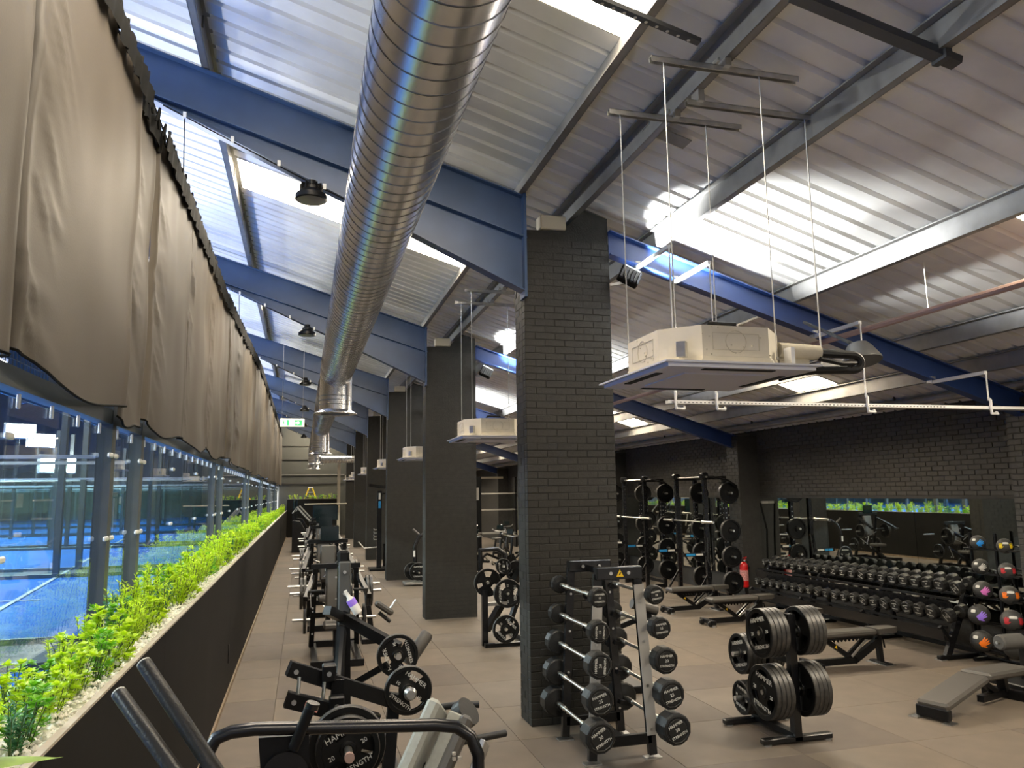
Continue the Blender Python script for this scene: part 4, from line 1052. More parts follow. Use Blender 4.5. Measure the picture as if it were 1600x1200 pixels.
def ball(y, z, r, hand, colname, where, logo=True, side=None):
    t = thing('medicine_ball', 'dark grey medicine ball with %s on the ball rack, %s' % (colname, where), 'medicine ball', (BX - .02 - (.10 if (z < .8 and y > 8.5) else 0), y, z), 0, 'medicine balls on the rack')
    body = obj('ball_body', MB().sphere((0, 0, 0), r, 32, 20), M['ballm'], t)
    d = Vector((-.78, -.60, -.05)).normalized()
    def frame(d):
        zc = d; xc = Vector((0, 0, 1)).cross(zc).normalized(); yc = zc.cross(xc); return Matrix((xc, yc, zc)).transposed()
    if hand:
        R = frame(Vector((-.52, -.84, -.10)).normalized()) @ Matrix.Rotation(-.9, 3, 'Z')
        hp = hand_print(R, R @ Vector((-.1 * r, -.1 * r, r * .985)), r * .60)
        # wrap the flat print on the ball
        hp.v = [tuple(Vector(v).normalized() * (r + .0028)) for v in hp.v]
        obj('hand_print', hp, M[hand], body, smooth=False)
    if side:
        for sd in (-1, 1):
            R = frame(Vector((-.62 + sd * .62, -.78 - sd * .45, -.05)).normalized())
            hp = hand_print(R, R @ Vector((0, 0, r)), r * .42); hp.v = [tuple(Vector(v).normalized() * (r + .0028)) for v in hp.v]
            obj('hand_print', hp, M[side], body, smooth=False)
    if logo:
        dl = Vector((-.86, -.18, .42)) if hand else Vector((-.60, -.72, .42))
        R = frame(dl.normalized()); lg = MB()
        a, b = (.34, .13) if side else (.22, .15)
        N_ = 16; ring = [R @ Vector((r * a * math.copysign(abs(math.cos(2 * PI * k / N_)) ** .5, math.cos(2 * PI * k / N_)), r * b * math.copysign(abs(math.sin(2 * PI * k / N_)) ** .5, math.sin(2 * PI * k / N_)), r * .93)) for k in range(N_)]
        cc = R @ Vector((0, 0, 1)); lg.add([v.normalized() * (r + .0026) for v in ring] + [(v.normalized() + cc).normalized() * (r + .0026) for v in ring] + [cc * (r + .0026)], [(k, (k + 1) % N_, N_ + (k + 1) % N_, N_ + k) for k in range(N_)] + [(N_ + k, N_ + (k + 1) % N_, 2 * N_) for k in range(N_)])
        obj('printed_badge', lg, M['letter'], body, smooth=False)
    return t
LV = ['top shelf', 'second shelf down', 'middle shelf', 'fourth shelf down', 'bottom shelf']
for i, ((z, r), h, cn) in enumerate(zip(BZ, ('bluep', 'letter', 'pink', 'purple', 'orange'), ('a blue hand print', 'a white hand print', 'a pink hand print', 'a violet hand print', 'an orange hand print'))):
    ball(8.66, z, r, h, cn, LV[i])
for i, ((z, r), h, cn) in enumerate(zip(BZ, ('yellowp', 'redp', 'orange', 'redp', None), ('yellow side prints', 'dark red side prints', 'orange side prints', 'one red side print', 'a plain white badge'))):
    ball(8.25, z - .02, r, None, cn, LV[i], side=h)

# ------------------------------------------------------------------ fire extinguisher
t = thing('fire_extinguisher', 'red fire extinguisher hung on the second wall pilaster', 'extinguisher', (8.86, 14.46, .33))
obj('cylinder_body', MB().lathe([(.001, .0), (.07, .0), (.085, .015), (.085, .42), (.075, .47), (.04, .51), (.025, .52)], n=24), M['red'], t)
obj('valve_head', MB().lathe([(.025, .515), (.03, .53), (.03, .56), (.015, .58), (.001, .58)], n=14), M['black'], t)
obj('lever', MB().beam((.0, .02, .585), (0, -.11, .62), .025, .015).beam((0, .02, .56), (0, -.09, .575), .02, .012), M['red'], t)
obj('hose', MB().tube([(.02, 0, .55), (.10, 0, .53), (.115, 0, .40), (.10, -.01, .22)], .012, 8), M['rubber'], t)
obj('print_label', MB().lathe([(.0855, .14), (.0862, .15), (.0862, .34), (.0855, .35)], n=24, skip=lambda k, i: not (8 <= k <= 20)), M['label'], t)
obj('gauge', MB().cyl((0, -.03, .545), (0, -.045, .545), .018, 10), M['white'], t)
obj('wall_bracket', MB().box((.08, 0, .40), (.06, .10, .04)), M['black'], t)

# ------------------------------------------------------------------ plate tree in the open floor
PT_ = thing('plate_tree', 'black two-post plate tree standing on the open floor', 'rack', (4.50, 6.60, 0))
for y, z1 in ((0, 1.14), (.66, 1.08)):
    obj('base_bar', MB().rbox((0, y, .035), (.74, .075, .05), .008), M['blacksat'], PT_)
    for sx in (-1, 1):
        obj('foot_bolt', MB().cyl((sx * .32, y - .02, .0), (sx * .32, y - .02, .012), .035, 12), M['steel'], PT_)
    obj('upright', MB().box((0, y, z1 / 2 + .02), (.075, .075, z1)), M['blacksat'], PT_)
obj('spine_bar', MB().box2((-.04, 0, .03), (.04, .66, .085)), M['black'], PT_)
obj('spine_bar', MB().box2((-.03, 0, .70), (.03, .66, .76)), M['black'], PT_)
for y, zz in ((0, (1.00, .47)), (.66, (.68, .25))):
    for z in zz: obj('plate_horn', MB().cyl((-.34 if y < .1 else -.235, y, z), (.25, y, z), .024, 12), M['chrome'], PT_)
gname = 'plates stacked on the plate tree'
PLW = ['outermost', 'second from outside', 'third from outside', 'innermost']
for fi, (y, zz, rr) in enumerate(((6.60, (1.00, .47), (.225, .245)), (7.26, (.68, .25), (.20, .165)))):
    for zi, z in enumerate(zz):
        for s in (-1, 1):
            for q in range(4):
                x = 4.50 + ((-.315 + q * .049) if s < 0 else (.225 - q * .047)) + (.07 * -s if fi and s < 0 else 0) + (.10 if fi and s < 0 else 0)
                R = Matrix.Rotation(-PI / 2 if s < 0 else PI / 2, 3, 'Z')
                weight_plate((x, y, z), R, '%s black plate on the %s %s horn of the plate tree, %s' % (PLW[q], ('front', 'rear')[fi], ('upper', 'lower')[zi], 'mirror-wall side' if s > 0 else 'pillar side'),
                             r=rr[zi], th=.047, roll=[.0, .5, 1.0, .3][q] + (.2 if zi else -.25), group=gname, letters=(q == 0), kg='20')

# ------------------------------------------------------------------ fixed barbell rack
BR = thing('barbell_rack', 'black A-frame barbell rack in front of the nearest brick pillar', 'rack', (2.76, 6.95, 0))
for y, lab in ((-.33, 'f'), (.38, 'b')):
    for s in (-1, 1):
        obj('leg', MB().beam((s * .285, y, .03), (s * .19, y, 1.60), .075, .05, up=(0, 1, 0)), M['blacksat'], BR)
        if y < 0: obj('face_strip', MB().beam((s * .277, y - .030, .20), (s * .197, y - .030, 1.50), .006, .095, up=(1, 0, 0)), M['strip'], BR, label='polished grey face strip')
        obj('foot_plate', MB().box((s * .285, y, .006), (.15, .10, .012)), M['steel'], BR)
    obj('top_bar', MB().rbox((0, y - (.03 if y < 0 else 0), 1.61), (.44, .085, .11), .008), M['blacksat'], BR)
    obj('bottom_bar', MB().rbox((0, y, .17), (.56, .05, .09), .006), M['black'], BR)
    for s in (-1, 1):
        obj('bolt', MB().cyl((s * .085, y - .075, 1.61), (s * .085, y - .065, 1.61), .016, 10), M['steel'], BR)
        for z in (.25, .62, 1.0, 1.35):
            obj('bolt', MB().cyl((s * (.285 - .06 * z), y - .036, z), (s * (.285 - .06 * z), y - .030, z), .012, 8), M['steel'], BR)
obj('tie_bar', MB().box2((-.03, -.33, .14), (.03, .38, .20)), M['black'], BR)
obj('tie_bar', MB().box2((-.03, -.33, 1.56), (.03, .38, 1.62)), M['black'], BR)
wt = MB().prism([(-.035, -.404, 1.580), (.035, -.404, 1.580), (0, -.404, 1.642)], (0, -.002, 0)); obj('warning_triangle', wt, M['yellow'], BR)
obj('warning_mark', MB().beam((-.006, -.4075, 1.595), (.006, -.4075, 1.618), .002, .010), M['dark'], BR)
HZ = [(1.43, .085), (1.15, .097), (.88, .115), (.60, .126), (.32, .135)]
for s in (-1, 1):
    for i, (z, r) in enumerate(HZ):
        xo = s * (.245 + .055 * i / 4 + .03) if s < 0 else (.225 + .11 * i / 4 + .03)
        for y in (-.28, .34):
            obj('cradle', MB().beam((s * (.285 - .06 * z), y, z - .01), (xo, y, z - .035), .04, .05, up=(0, 1, 0)).beam((xo, y, z - .04), (xo + s * .03, y, z + .0), .04, .012, up=(0, 1, 0)), M['black'], BR)
        t = thing('barbell', 'fixed barbell with black twelve-sided heads, %s rung of the A-frame, %s side' % (('top', 'second', 'middle', 'fourth', 'lowest')[i], 'pillar' if s < 0 else 'open'), 'barbell', (2.76 + xo, 6.95, z), 0, 'fixed barbells on the A-frame rack')
        obj('bar', MB().lathe([(.014, -.52), (.014, -.40), (.023, -.395), (.023, -.24), (.0155, -.23), (.0155, .23), (.023, .24), (.023, .395), (.014, .40), (.014, .52)], (0, 0, 0), (0, 1, 0), 12), M['chrome'], t)
        th = .10 + .02 * i
        for e in (-1, 1):
            a = .50 if e < 0 else .44; b = a + th
            prof = [(.001, a), (r * .45, a), (r * .6, a + .005), (r * .9, a + .01), (r, a + .02), (r, b - .02), (r * .92, b - .004), (r * .80, b), (r * .76, b - .006), (r * .66, b - .006), (r * .63, b - .001), (.001, b - .001)]
            hd = obj('head', MB().lathe([(q, h * e) for q, h in prof], (0, 0, 0), (0, 1, 0), 12, ph=PI / 12), M['rubber'], t, ang=22)
            if e < 0: nh_ = hd
        roll = (0, 1.5, 1.5, .25, .5)[i] if s < 0 else (.15, .1, 0, .25, .4)[i]
        multi_text([('HAMMER', r * .26, 0, r * .34), (str(10 + 5 * i) if i else '10', r * .30, 0, 0), ('STRENGTH', r * .23, 0, -r * .36)], M['letter'], nh_, (0, -(.50 + th) - .0005, 0), FACE_NY, roll)

# ------------------------------------------------------------------ adjustable benches
def bench(loc, rz, label, tilt=0.0, seat_tilt=0.0, wheels=True):
    t = thing('weight_bench', label, 'bench', loc, rz, 'adjustable weight benches')
    z = .40
    Rb = Matrix.Rotation(-tilt, 3, 'Y'); hinge = Vector((.40, 0, z))
    bl = .92
    obj('back_pad', MB().rbox(hinge + Rb @ Vector((-bl / 2 - .01, 0, .03)), (bl, .27, .075), .022, Rb), M['vinyl'], t)
    obj('pad_board', MB().rbox(hinge + Rb @ Vector((-bl / 2, 0, -.018)), (bl * .9, .20, .03), .005, Rb), M['black'], t)
    Rs = Matrix.Rotation(seat_tilt, 3, 'Y')
    obj('seat_pad', MB().prism([hinge + Rs @ Vector(p) for p in ((.01, -.135, .0), (.30, -.10, .0), (.36, -.07, .0), (.36, .07, .0), (.30, .10, .0), (.01, .135, .0))], Rs @ Vector((0, 0, .07))), M['vinyl'], t)
    obj('base_beam', MB().beam((-.52, 0, .075), (.12, 0, .075), .07, .08), M['black'], t)
    obj('rise_beam', MB().beam((.08, 0, .07), (.50, 0, .30), .07, .09), M['black'], t)
    obj('front_leg', MB().beam((.52, 0, .02), (.50, 0, .37), .07, .06, up=(1, 0, 0)), M['black'], t)
    obj('foot_bar', MB().rbox((.52, 0, .015), (.09, .34, .03), .006), M['black'], t)
    obj('foot_plate', MB().box((.52, 0, .004), (.16, .38, .008)), M['steel'], t)
    obj('rear_foot', MB().rbox((-.56, 0, .075), (.06, .46, .07), .008), M['black'], t)
    for s in (-1, 1):
        if wheels: obj('wheel', MB().lathe([(.001, -.02), (.04, -.02), (.048, -.01), (.048, .01), (.04, .02), (.001, .02)], (-.60, s * .14, .05), (0, 1, 0), 16), M['rubber'], t)
        obj('foot_cap', MB().cyl((-.56, s * .20, 0), (-.56, s * .20, .03), .035, 12), M['steel'], t)
    obj('support_strut', MB().beam((.05, 0, .10), (-.34, 0, .36), .05, .06), M['black'], t)
    obj('support_strut', MB().beam((.0, .03, .12), (.34, .03, .36), .035, .05), M['black'], t)
    obj('chrome_strut', MB().beam((.03, -.045, .13), (.27, -.045, .33), .012, .03), M['steel'], t, label='bright chrome adjuster strut')
    ra = MB().box2((-.25, -.012, .345), (.22, .012, .37))
    for q in range(7): ra.prism([(-.22 + q * .06, -.012, .345), (-.18 + q * .06, -.012, .345), (-.20 + q * .06, -.012, .315)], (0, .024, 0))
    obj('adjuster_rack', ra, M['black'], t)
    obj('warning_triangle', MB().prism([(-.22, -.028, .26), (-.18, -.028, .235), (-.185, -.028, .285)], (0, -.003, 0)), M['yellow'], t)
    obj('handle', MB().tube([(.44, 0, .33), (.58, 0, .31), (.60, 0, .20)], .014, 8), M['black'], t)
    return t
bench((7.02, 9.05, 0), .02, 'black adjustable bench laid flat behind the plate tree, whole frame showing')
bench((7.42, 12.45, 0), .03, 'flat black bench before the power racks, nearer of that pair')
bench((7.40, 13.95, 0), .03, 'flat black bench before the power racks, farther of that pair')
bench((7.15, 10.75, 0), .03, 'flat black bench mostly hidden behind the stacked plate tree')
# foreground bench with sloping long pad
t = thing('incline_bench', 'black bench in the near open floor with sloping tan-lit pad', 'bench', (6.18, 6.76, 0), 0.30)
Rt = Matrix.Rotation(-.20, 3, 'Y')
obj('long_pad', MB().rbox((.44, 0, .225), (.86, .33, .08), .024, Rt), M['vinyl'], t)
obj('pad_board', MB().rbox((.44, 0, .175), (.78, .22, .03), .005, Rt), M['black'], t)
Rt2 = Matrix.Rotation(.05, 3, 'Y')
obj('short_pad', MB().rbox((1.34, 0, .300), (.92, .33, .08), .024, Rt2), M['vinyl'], t)
obj('front_leg', MB().rbox((0.04, 0, .075), (.07, .34, .11), .01), M['black'], t)
for s in (-1, 1): obj('foot_plate', MB().box((.02, s * .17, .006), (.13, .10, .012)), M['steel'], t)
obj('leg_post', MB().beam((.06, 0, .08), (.14, 0, .15), .07, .06), M['black'], t)
obj('base_beam', MB().beam((.95, 0, .07), (1.5, 0, .07), .07, .07), M['black'], t)
obj('support_strut', MB().beam((.90, 0, .30), (1.30, 0, .08), .06, .06), M['black'], t)
obj('rear_foot', MB().rbox((1.5, 0, .05), (.09, .5, .10), .01), M['black'], t)
obj('rear_post', MB().beam((1.45, 0, .08), (1.42, 0, .255), .09, .07), M['black'], t)
# padded roller stand at the right edge
t = thing('roller_stand', 'black stand with grey foam roller pad and white sticker, below the ball rack', 'stand', (8.15, 7.72, 0))
obj('upright', MB().box((.20, -.15, .30), (.10, .10, .60)), M['blacksat'], t)
obj('base_foot', MB().rbox((.10, -.15, .03), (.5, .5, .06), .01), M['black'], t)
obj('roller_pad', MB().lathe([(.001, -.30), (.075, -.30), (.09, -.28), (.09, .28), (.075, .30), (.001, .30)], (.13, -.13, .50), (1, 0, 0), 20), M['foam'], t)
obj('roller_axle', MB().cyl((-.20, -.13, .50), (.48, -.13, .50), .018, 8), M['steel'], t)
obj('sticker', MB().box((.20, -.2025, .36), (.05, .004, .18)), M['letter'], t)

# ------------------------------------------------------------------ power racks along the mirror wall
def power_rack(y0, nm, full=True):
    t = thing('power_rack', '%s black power rack against the mirror wall, before the benches' % nm, 'rack', (8.12, y0, 0))
    Wd = 1.26; D = 0.46; Hh = 2.62
    for x in (0, D):
        for y in (0, Wd):
            obj('upright', MB().box2((x - .04, y - .04, 0), (x + .04, y + .04, Hh)), M['blacksat'], t)
            ho = MB()
            for q in range(22): ho.box((x - .0405, y, .35 + q * .1), (.002, .022, .022)); ho.box((x, y - .0405, .35 + q * .1), (.022, .002, .022))
            obj('upright_hole', ho, M['steel'] if x else M['dark'], t, kind='stuff')
    for z in (.05, Hh - .04):
        for y in (0, Wd): obj('side_beam', MB().box2((0, y - .035, z - .035), (D, y + .035, z + .035)), M['black'], t)
    for x in (D,): obj('cross_beam', MB().box2((x - .035, 0, Hh - .07), (x + .035, Wd, Hh)), M['black'], t); obj('cross_beam', MB().box2((x - .03, 0, .1), (x + .03, Wd, .17)), M['black'], t)
    obj('pull_up_bar', MB().tube([(0, -.12, Hh - .02), (0, Wd + .12, Hh - .02)], .018, 8), M['chrome'], t)
    obj('pull_up_grip', MB().tube([(.0, -.02, Hh - .02), (.1, -.20, Hh - .02), (.4, -.28, Hh - .10), (.6, -.26, Hh - .22)], .022, 8), M['black'], t)
    for y in (0, Wd):
        obj('grip_knuckle', MB().rbox((0, y, Hh + .0), (.16, .16, .14), .03), M['black'], t)
        obj('j_hook', MB().box((-.075, y, 1.62), (.07, .05, .03)).box((-.105, y, 1.66), (.02, .05, .09)), M['black'], t)
        obj('diagonal_brace', MB().beam((0, y, .62), (-.36, y, .10), .035, .035), M['black'], t)
        obj('safety_arm', MB().box2((-.55, y - .03, .98), (.0, y + .03, 1.05)), M['blacksat'], t)
        obj('arm_label', MB().box2((-.50, y - .034, .99), (-.30, y - .030, 1.04)), M['cyanl'], t, label='blue label on safety arm'); obj('arm_label', MB().box2((-.28, y - .034, .995), (-.12, y - .030, 1.035)), M['letter'], t, label='white label on safety arm')
    b = thing('barbell', 'long chrome barbell racked across the %s power rack' % nm, 'barbell', (8.02, y0 + Wd / 2, 1.675), 0)
    obj('bar', MB().cyl((0, -.68, 0), (0, .68, 0), .014, 10), M['chrome'], b)
    for s in (-1, 1): obj('sleeve', MB().lathe([(.014, .66), (.038, .66), (.038, .69), (.025, .69), (.025, 1.10), (.001, 1.10)], (0, 0, 0), (0, s, 0), 14), M['chrome'], b)
    for y, wd in ((0, 'near'), (Wd, 'far')):
        for q, (z, r) in enumerate(((2.26, .225), (1.49, .225), (.96, .215), (.44, .225))):
            s = -1
            obj('plate_horn', MB().cyl((D, y - .03, z), (D, y - .30, z), .025, 10), M['chrome'], t)
            weight_plate((8.12 + D, y0 + y - .16, z), 'y', 'black bumper plate on the %s %s-side horn of the %s power rack' % (('top', 'upper middle', 'lower middle', 'bottom')[q], wd, nm), r=r, th=.085, holes=0, letters=False, group='bumper plates on the power racks', roll=q)
    if nm == 'nearest':
        obj('resistance_band', MB().tube([(-.02, -.06, 1.35), (-.06, -.10, .9), (-.02, -.16, .75), (.06, -.14, .85), (.08, -.08, 1.35)], .012, 6), M['rubber'], t)
power_rack(14.60, 'nearest'); power_rack(17.55, 'second'); power_rack(20.6, 'third')
t = thing('wall_rope', 'black battle rope hanging on the wall beside the nearest power rack', 'rope', (9.25, 14.25, 0))
obj('rope_length', MB().tube([(-.05, 0, 2.05), (.03, -.06, 1.5), (.03, -.02, .9), (-.05, .05, .6)], .02, 8), M['cord'], t)
obj('hook', MB().box((.06, 0, 2.06), (.16, .05, .05)), M['lens'], t)

# ------------------------------------------------------------------ foreground plate-loaded machine
F = thing('leg_press_machine', 'black plate-loaded machine closest to the camera with tall tube horns', 'gym machine', (0, 0, 0))
for p0, p1, p2 in (((-.41, 2.4, 1.885), (-.19, 2.15, 1.66), (.30, 1.60, .06)), ((-.465, 2.38, 1.815), (-.285, 2.15, 1.67), (.10, 1.60, .06))):
    obj('tube_horn', MB().tube([p0, p1, p2], [.020, .021, .024], 14), M['rubber'], F)
    d = (Vector(p0) - Vector(p1)).normalized(); obj('horn_cap', MB().cyl(Vector(p0), Vector(p0) + d * .004, .0195, 14), M['letter'], F, label='pale end cap of the tube horn')
up = [(-.30, 3.0, .06), (-.30, 3.0, 1.40), (-.295, 3.0, 1.46), (-.27, 3.0, 1.505), (-.22, 3.0, 1.522), (-.14, 3.0, 1.525), (.22, 3.0, 1.50), (.50, 3.0, 1.482), (.58, 3.0, 1.468), (.635, 3.0, 1.43), (.665, 3.0, 1.36), (.665, 3.0, 1.28), (.62, 3.0, .06)]
obj('guard_rail', MB().tube(up, .0235, 14), M['blacksat'], F)
obj('pivot_plate', MB().prism([(-.13, 3.01, 1.49), (.045, 3.01, 1.485), (.06, 3.01, .30), (-.02, 3.01, .30)], (0, .03, 0)), M['black'], F)
obj('pivot_cover', MB().lathe([(.001, .0), (.06, .0), (.075, .012), (.08, .03), (.001, .03)], (-.035, 3.02, 1.36), (0, -1, 0), 28), M['blacksat'], F)
obj('spring_pin', MB().cyl((-.01, 2.98, 1.45), (.05, 2.97, 1.60), .020, 12), M['black'], F); obj('spring_pin', MB().cyl((.05, 2.97, 1.585), (.056, 2.968, 1.605), .024, 12), M['blacksat'], F)
obj('base_rail', MB().box2((-.36, 1.5, 0), (-.28, 5.1, .08)), M['black'], F); obj('base_rail', MB().box2((.58, 1.5, 0), (.66, 5.1, .08)), M['black'], F)
for y in (1.55, 3.0, 5.05): obj('cross_rail', MB().box2((-.36, y - .04, 0), (.66, y + .04, .08)), M['black'], F)
obj('horn_post', MB().beam((.25, 5.02, .08), (.25, 4.95, .92), .09, .09), M['black'], F)
obj('plate_peg', MB().cyl((.29, 4.65, .88), (.29, 5.15, .88), .024, 12), M['chrome'], F); obj('peg_tip', MB().cyl((.29, 4.63, .88), (.29, 4.66, .88), .028, 12), M['copper'], F)
obj('peg_arm', MB().beam((.25, 4.98, .30), (.29, 5.08, .90), .07, .07), M['black'], F)
weight_plate((.29, 4.80, .88), 'y', 'large black plate behind the guard rail of the closest machine', r=.185, th=.05, roll=-.45, kg='20')
weight_plate((.29, 4.87, .88), 'y', 'large black plate tucked behind the lettered one on the closest machine', r=.225, th=.05, roll=.3, letters=False)
# inclined grey back pads
def slab(name, a, b, w, th, m, par, r=.02):
    a = Vector(a); b = Vector(b); y = (b - a); L = y.length; y.normalize(); x = Vector((0.55, 0.83, 0)); x = (x - y * x.dot(y)).normalized(); z = x.cross(y)
    return obj(name, MB().rbox((a + b) / 2, (w, L, th), r, Matrix((x, y, z)).transposed()), m, par)
slab('back_pad', (.80, 4.62, 1.12), (.50, 4.42, .62), .30, .08, M['vinylgrey'], F)
slab('side_pad', (.94, 4.50, 1.08), (.62, 4.30, .58), .10, .07, M['vinyl'], F)
slab('pad_edge', (.885, 4.55, 1.09), (.575, 4.35, .60), .05, .085, M['vinylgrey'], F, .01)
slab('foot_tread', (1.02, 4.42, .96), (.74, 4.24, .46), .14, .03, M['steel'], F, .005)
obj('pad_frame', MB().beam((.62, 4.6, .08), (.72, 4.55, .85), .08, .06), M['black'], F)
obj('roller_cap', MB().lathe([(.001, 0), (.075, 0), (.085, .02), (.085, .08), (.001, .08)], (.93, 4.7, 1.02), (.6, -.5, .6), 20), M['rubber'], F)
ts = MB(); rt = random.Random(2)
for q in range(26): ts.box((.86 + rt.uniform(-.12, .12), 4.30 + rt.uniform(-.03, .03), .76 + rt.uniform(-.2, .2)), (.018, .02, .014))
obj('tread_stud', ts, M['chrome'], F, kind='stuff')
for pts in ([(.80, 5.0, 1.0), (.90, 4.98, 1.02), (.96, 4.95, 1.03), (1.10, 4.92, 1.03)], [(.85, 4.7, .88), (1.0, 4.8, .86), (1.26, 4.9, .85)]):
    obj('hand_grip', MB().tube(pts, .022, 12), M['rubber'], F)

# ------------------------------------------------------------------ second machine: lever arms, post, plates
G = thing('lever_row_machine', 'black plate-loaded lever machine with grey-faced post, behind the closest machine', 'gym machine', (0, 0, 0))
obj('post', MB().tube([(.18, 6.55, .05), (.22, 6.62, .35), (.32, 6.85, .72), (.36, 7.0, 1.2), (.36, 7.0, 1.72)], .05, 10), M['blacksat'], G)
obj('post', MB().beam((.40, 6.95, .10), (.38, 7.0, 1.30), .07, .09), M['black'], G)
obj('post_cover', MB().rbox((.37, 6.93, 1.50), (.105, .03, .54), .012), M['coverg'], G, label='grey cover plate on the post')
obj('post_top', MB().rbox((.36, 7.0, 1.79), (.10, .10, .14), .02), M['black'], G)
for z in (1.32, 1.50, 1.68): obj('bolt', MB().cyl((.37, 6.915, z), (.37, 6.90, z), .014, 10), M['steel'], G)
def lev(p0, p1, w=.075, h=.085): obj('lever_arm', MB().beam(p0, p1, w, h), M['black'], G)
lev((-.06, 5.48, 1.215), (.72, 5.62, .89), .08, .095); lev((-.07, 5.38, 1.045), (.52, 5.42, .845), .08, .095)
lev((.34, 6.9, 1.32), (.80, 6.6, 1.08)); lev((.36, 6.9, 1.30), (.22, 6.7, 1.40), .07, .07)
lev((.33, 6.8, .72), (.70, 6.5, .98), .05, .05)
for x, y, za, zb in ((.01, 5.40, 1.17, 1.03), (.17, 5.44, 1.12, .97)): obj('link_rod', MB().cyl((x, y, za), (x - .01, y - .02, zb), .012, 8), M['steel'], G)
obj('hinge_block', MB().rbox((.20, 5.47, 1.17), (.09, .09, .11), .01), M['black'], G); obj('hinge_block', MB().rbox((.25, 5.39, .98), (.10, .09, .12), .01), M['black'], G)
for p in ((.20, 5.42, 1.17), (.25, 5.34, .98), (-.02, 5.335, 1.03), (-.01, 5.435, 1.195)): obj('bolt', MB().cyl(p, (p[0], p[1] - .012, p[2]), .016, 10), M['steel'], G)
obj('warning_label', MB().box((.09, 5.347, .99), (.09, .003, .05), Matrix.Rotation(.33, 3, 'Y')), M['pinkl'], G)
for x in (.0, .80): obj('base_rail', MB().box2((x - .04, 5.25, 0), (x + .04, 7.3, .08)), M['black'], G)
for y in (5.3, 6.7, 7.25): obj('cross_rail', MB().box2((-.04, y - .04, 0), (.84, y + .04, .08)), M['black'], G)
obj('base_post', MB().beam((.20, 5.5, .08), (.26, 5.5, 1.12), .08, .08), M['black'], G); obj('base_post', MB().beam((.58, 5.6, .08), (.66, 5.7, .95), .08, .08), M['black'], G)
obj('plate_peg', MB().cyl((.74, 5.48, .995), (.74, 5.80, .995), .024, 12), M['chrome'], G); obj('plate_peg', MB().cyl((.78, 6.45, 1.04), (.78, 6.75, 1.04), .024, 12), M['chrome'], G)
obj('peg_tip', MB().lathe([(.001, .0), (.03, 0), (.045, .02), (.03, .05), (.001, .05)], (.74, 5.47, .995), (0, -1, 0), 16), M['steel'], G)
obj('hand_grip', MB().tube([(.84, 5.6, .92), (.98, 5.5, .84)], .018, 10), M['rubber'], G)
obj('roller_pad', MB().lathe([(.001, -.15), (.045, -.15), (.055, -.13), (.055, .13), (.045, .15), (.001, .15)], (.97, 6.7, 1.05), (.6, .2, .75), 16), M['vinyl'], G)
weight_plate((.74, 5.56, .995), 'y', 'black ten kilo plate with white lettering, nearer one on the lever machine', r=.165, th=.04, roll=.65)
weight_plate((.78, 6.52, 1.04), 'y', 'black ten kilo plate with white lettering, farther one on the lever machine', r=.170, th=.04, roll=-1.85)
obj('seat_pad', MB().rbox((.38, 6.2, .50), (.34, .36, .08), .02), M['shelfgrey'], G)
obj('seat_post', MB().box((.38, 6.2, .27), (.08, .08, .4)), M['black'], G)
t = thing('spray_bottle', 'white spray bottle with purple band hung on the lever machine post', 'bottle', (.455, 6.87, 1.36))
Rb_ = Matrix.Rotation(-.5, 3, 'Y')
obj('bottle_body', MB().lathe([(.001, 0), (.036, 0), (.038, .01), (.038, .13), (.018, .16), (.016, .19)], (.03, 0, -.02), (-.5, 0, .85), 16), M['white'], t)
obj('band_label', MB().lathe([(.0385, .08), (.039, .085), (.039, .13), (.0385, .135)], (.03, 0, -.02), (-.5, 0, .85), 16), M['purple'], t)
obj('spray_trigger', MB().box((-.075, 0, .155), (.03, .02, .035), Rb_), M['white'], t)

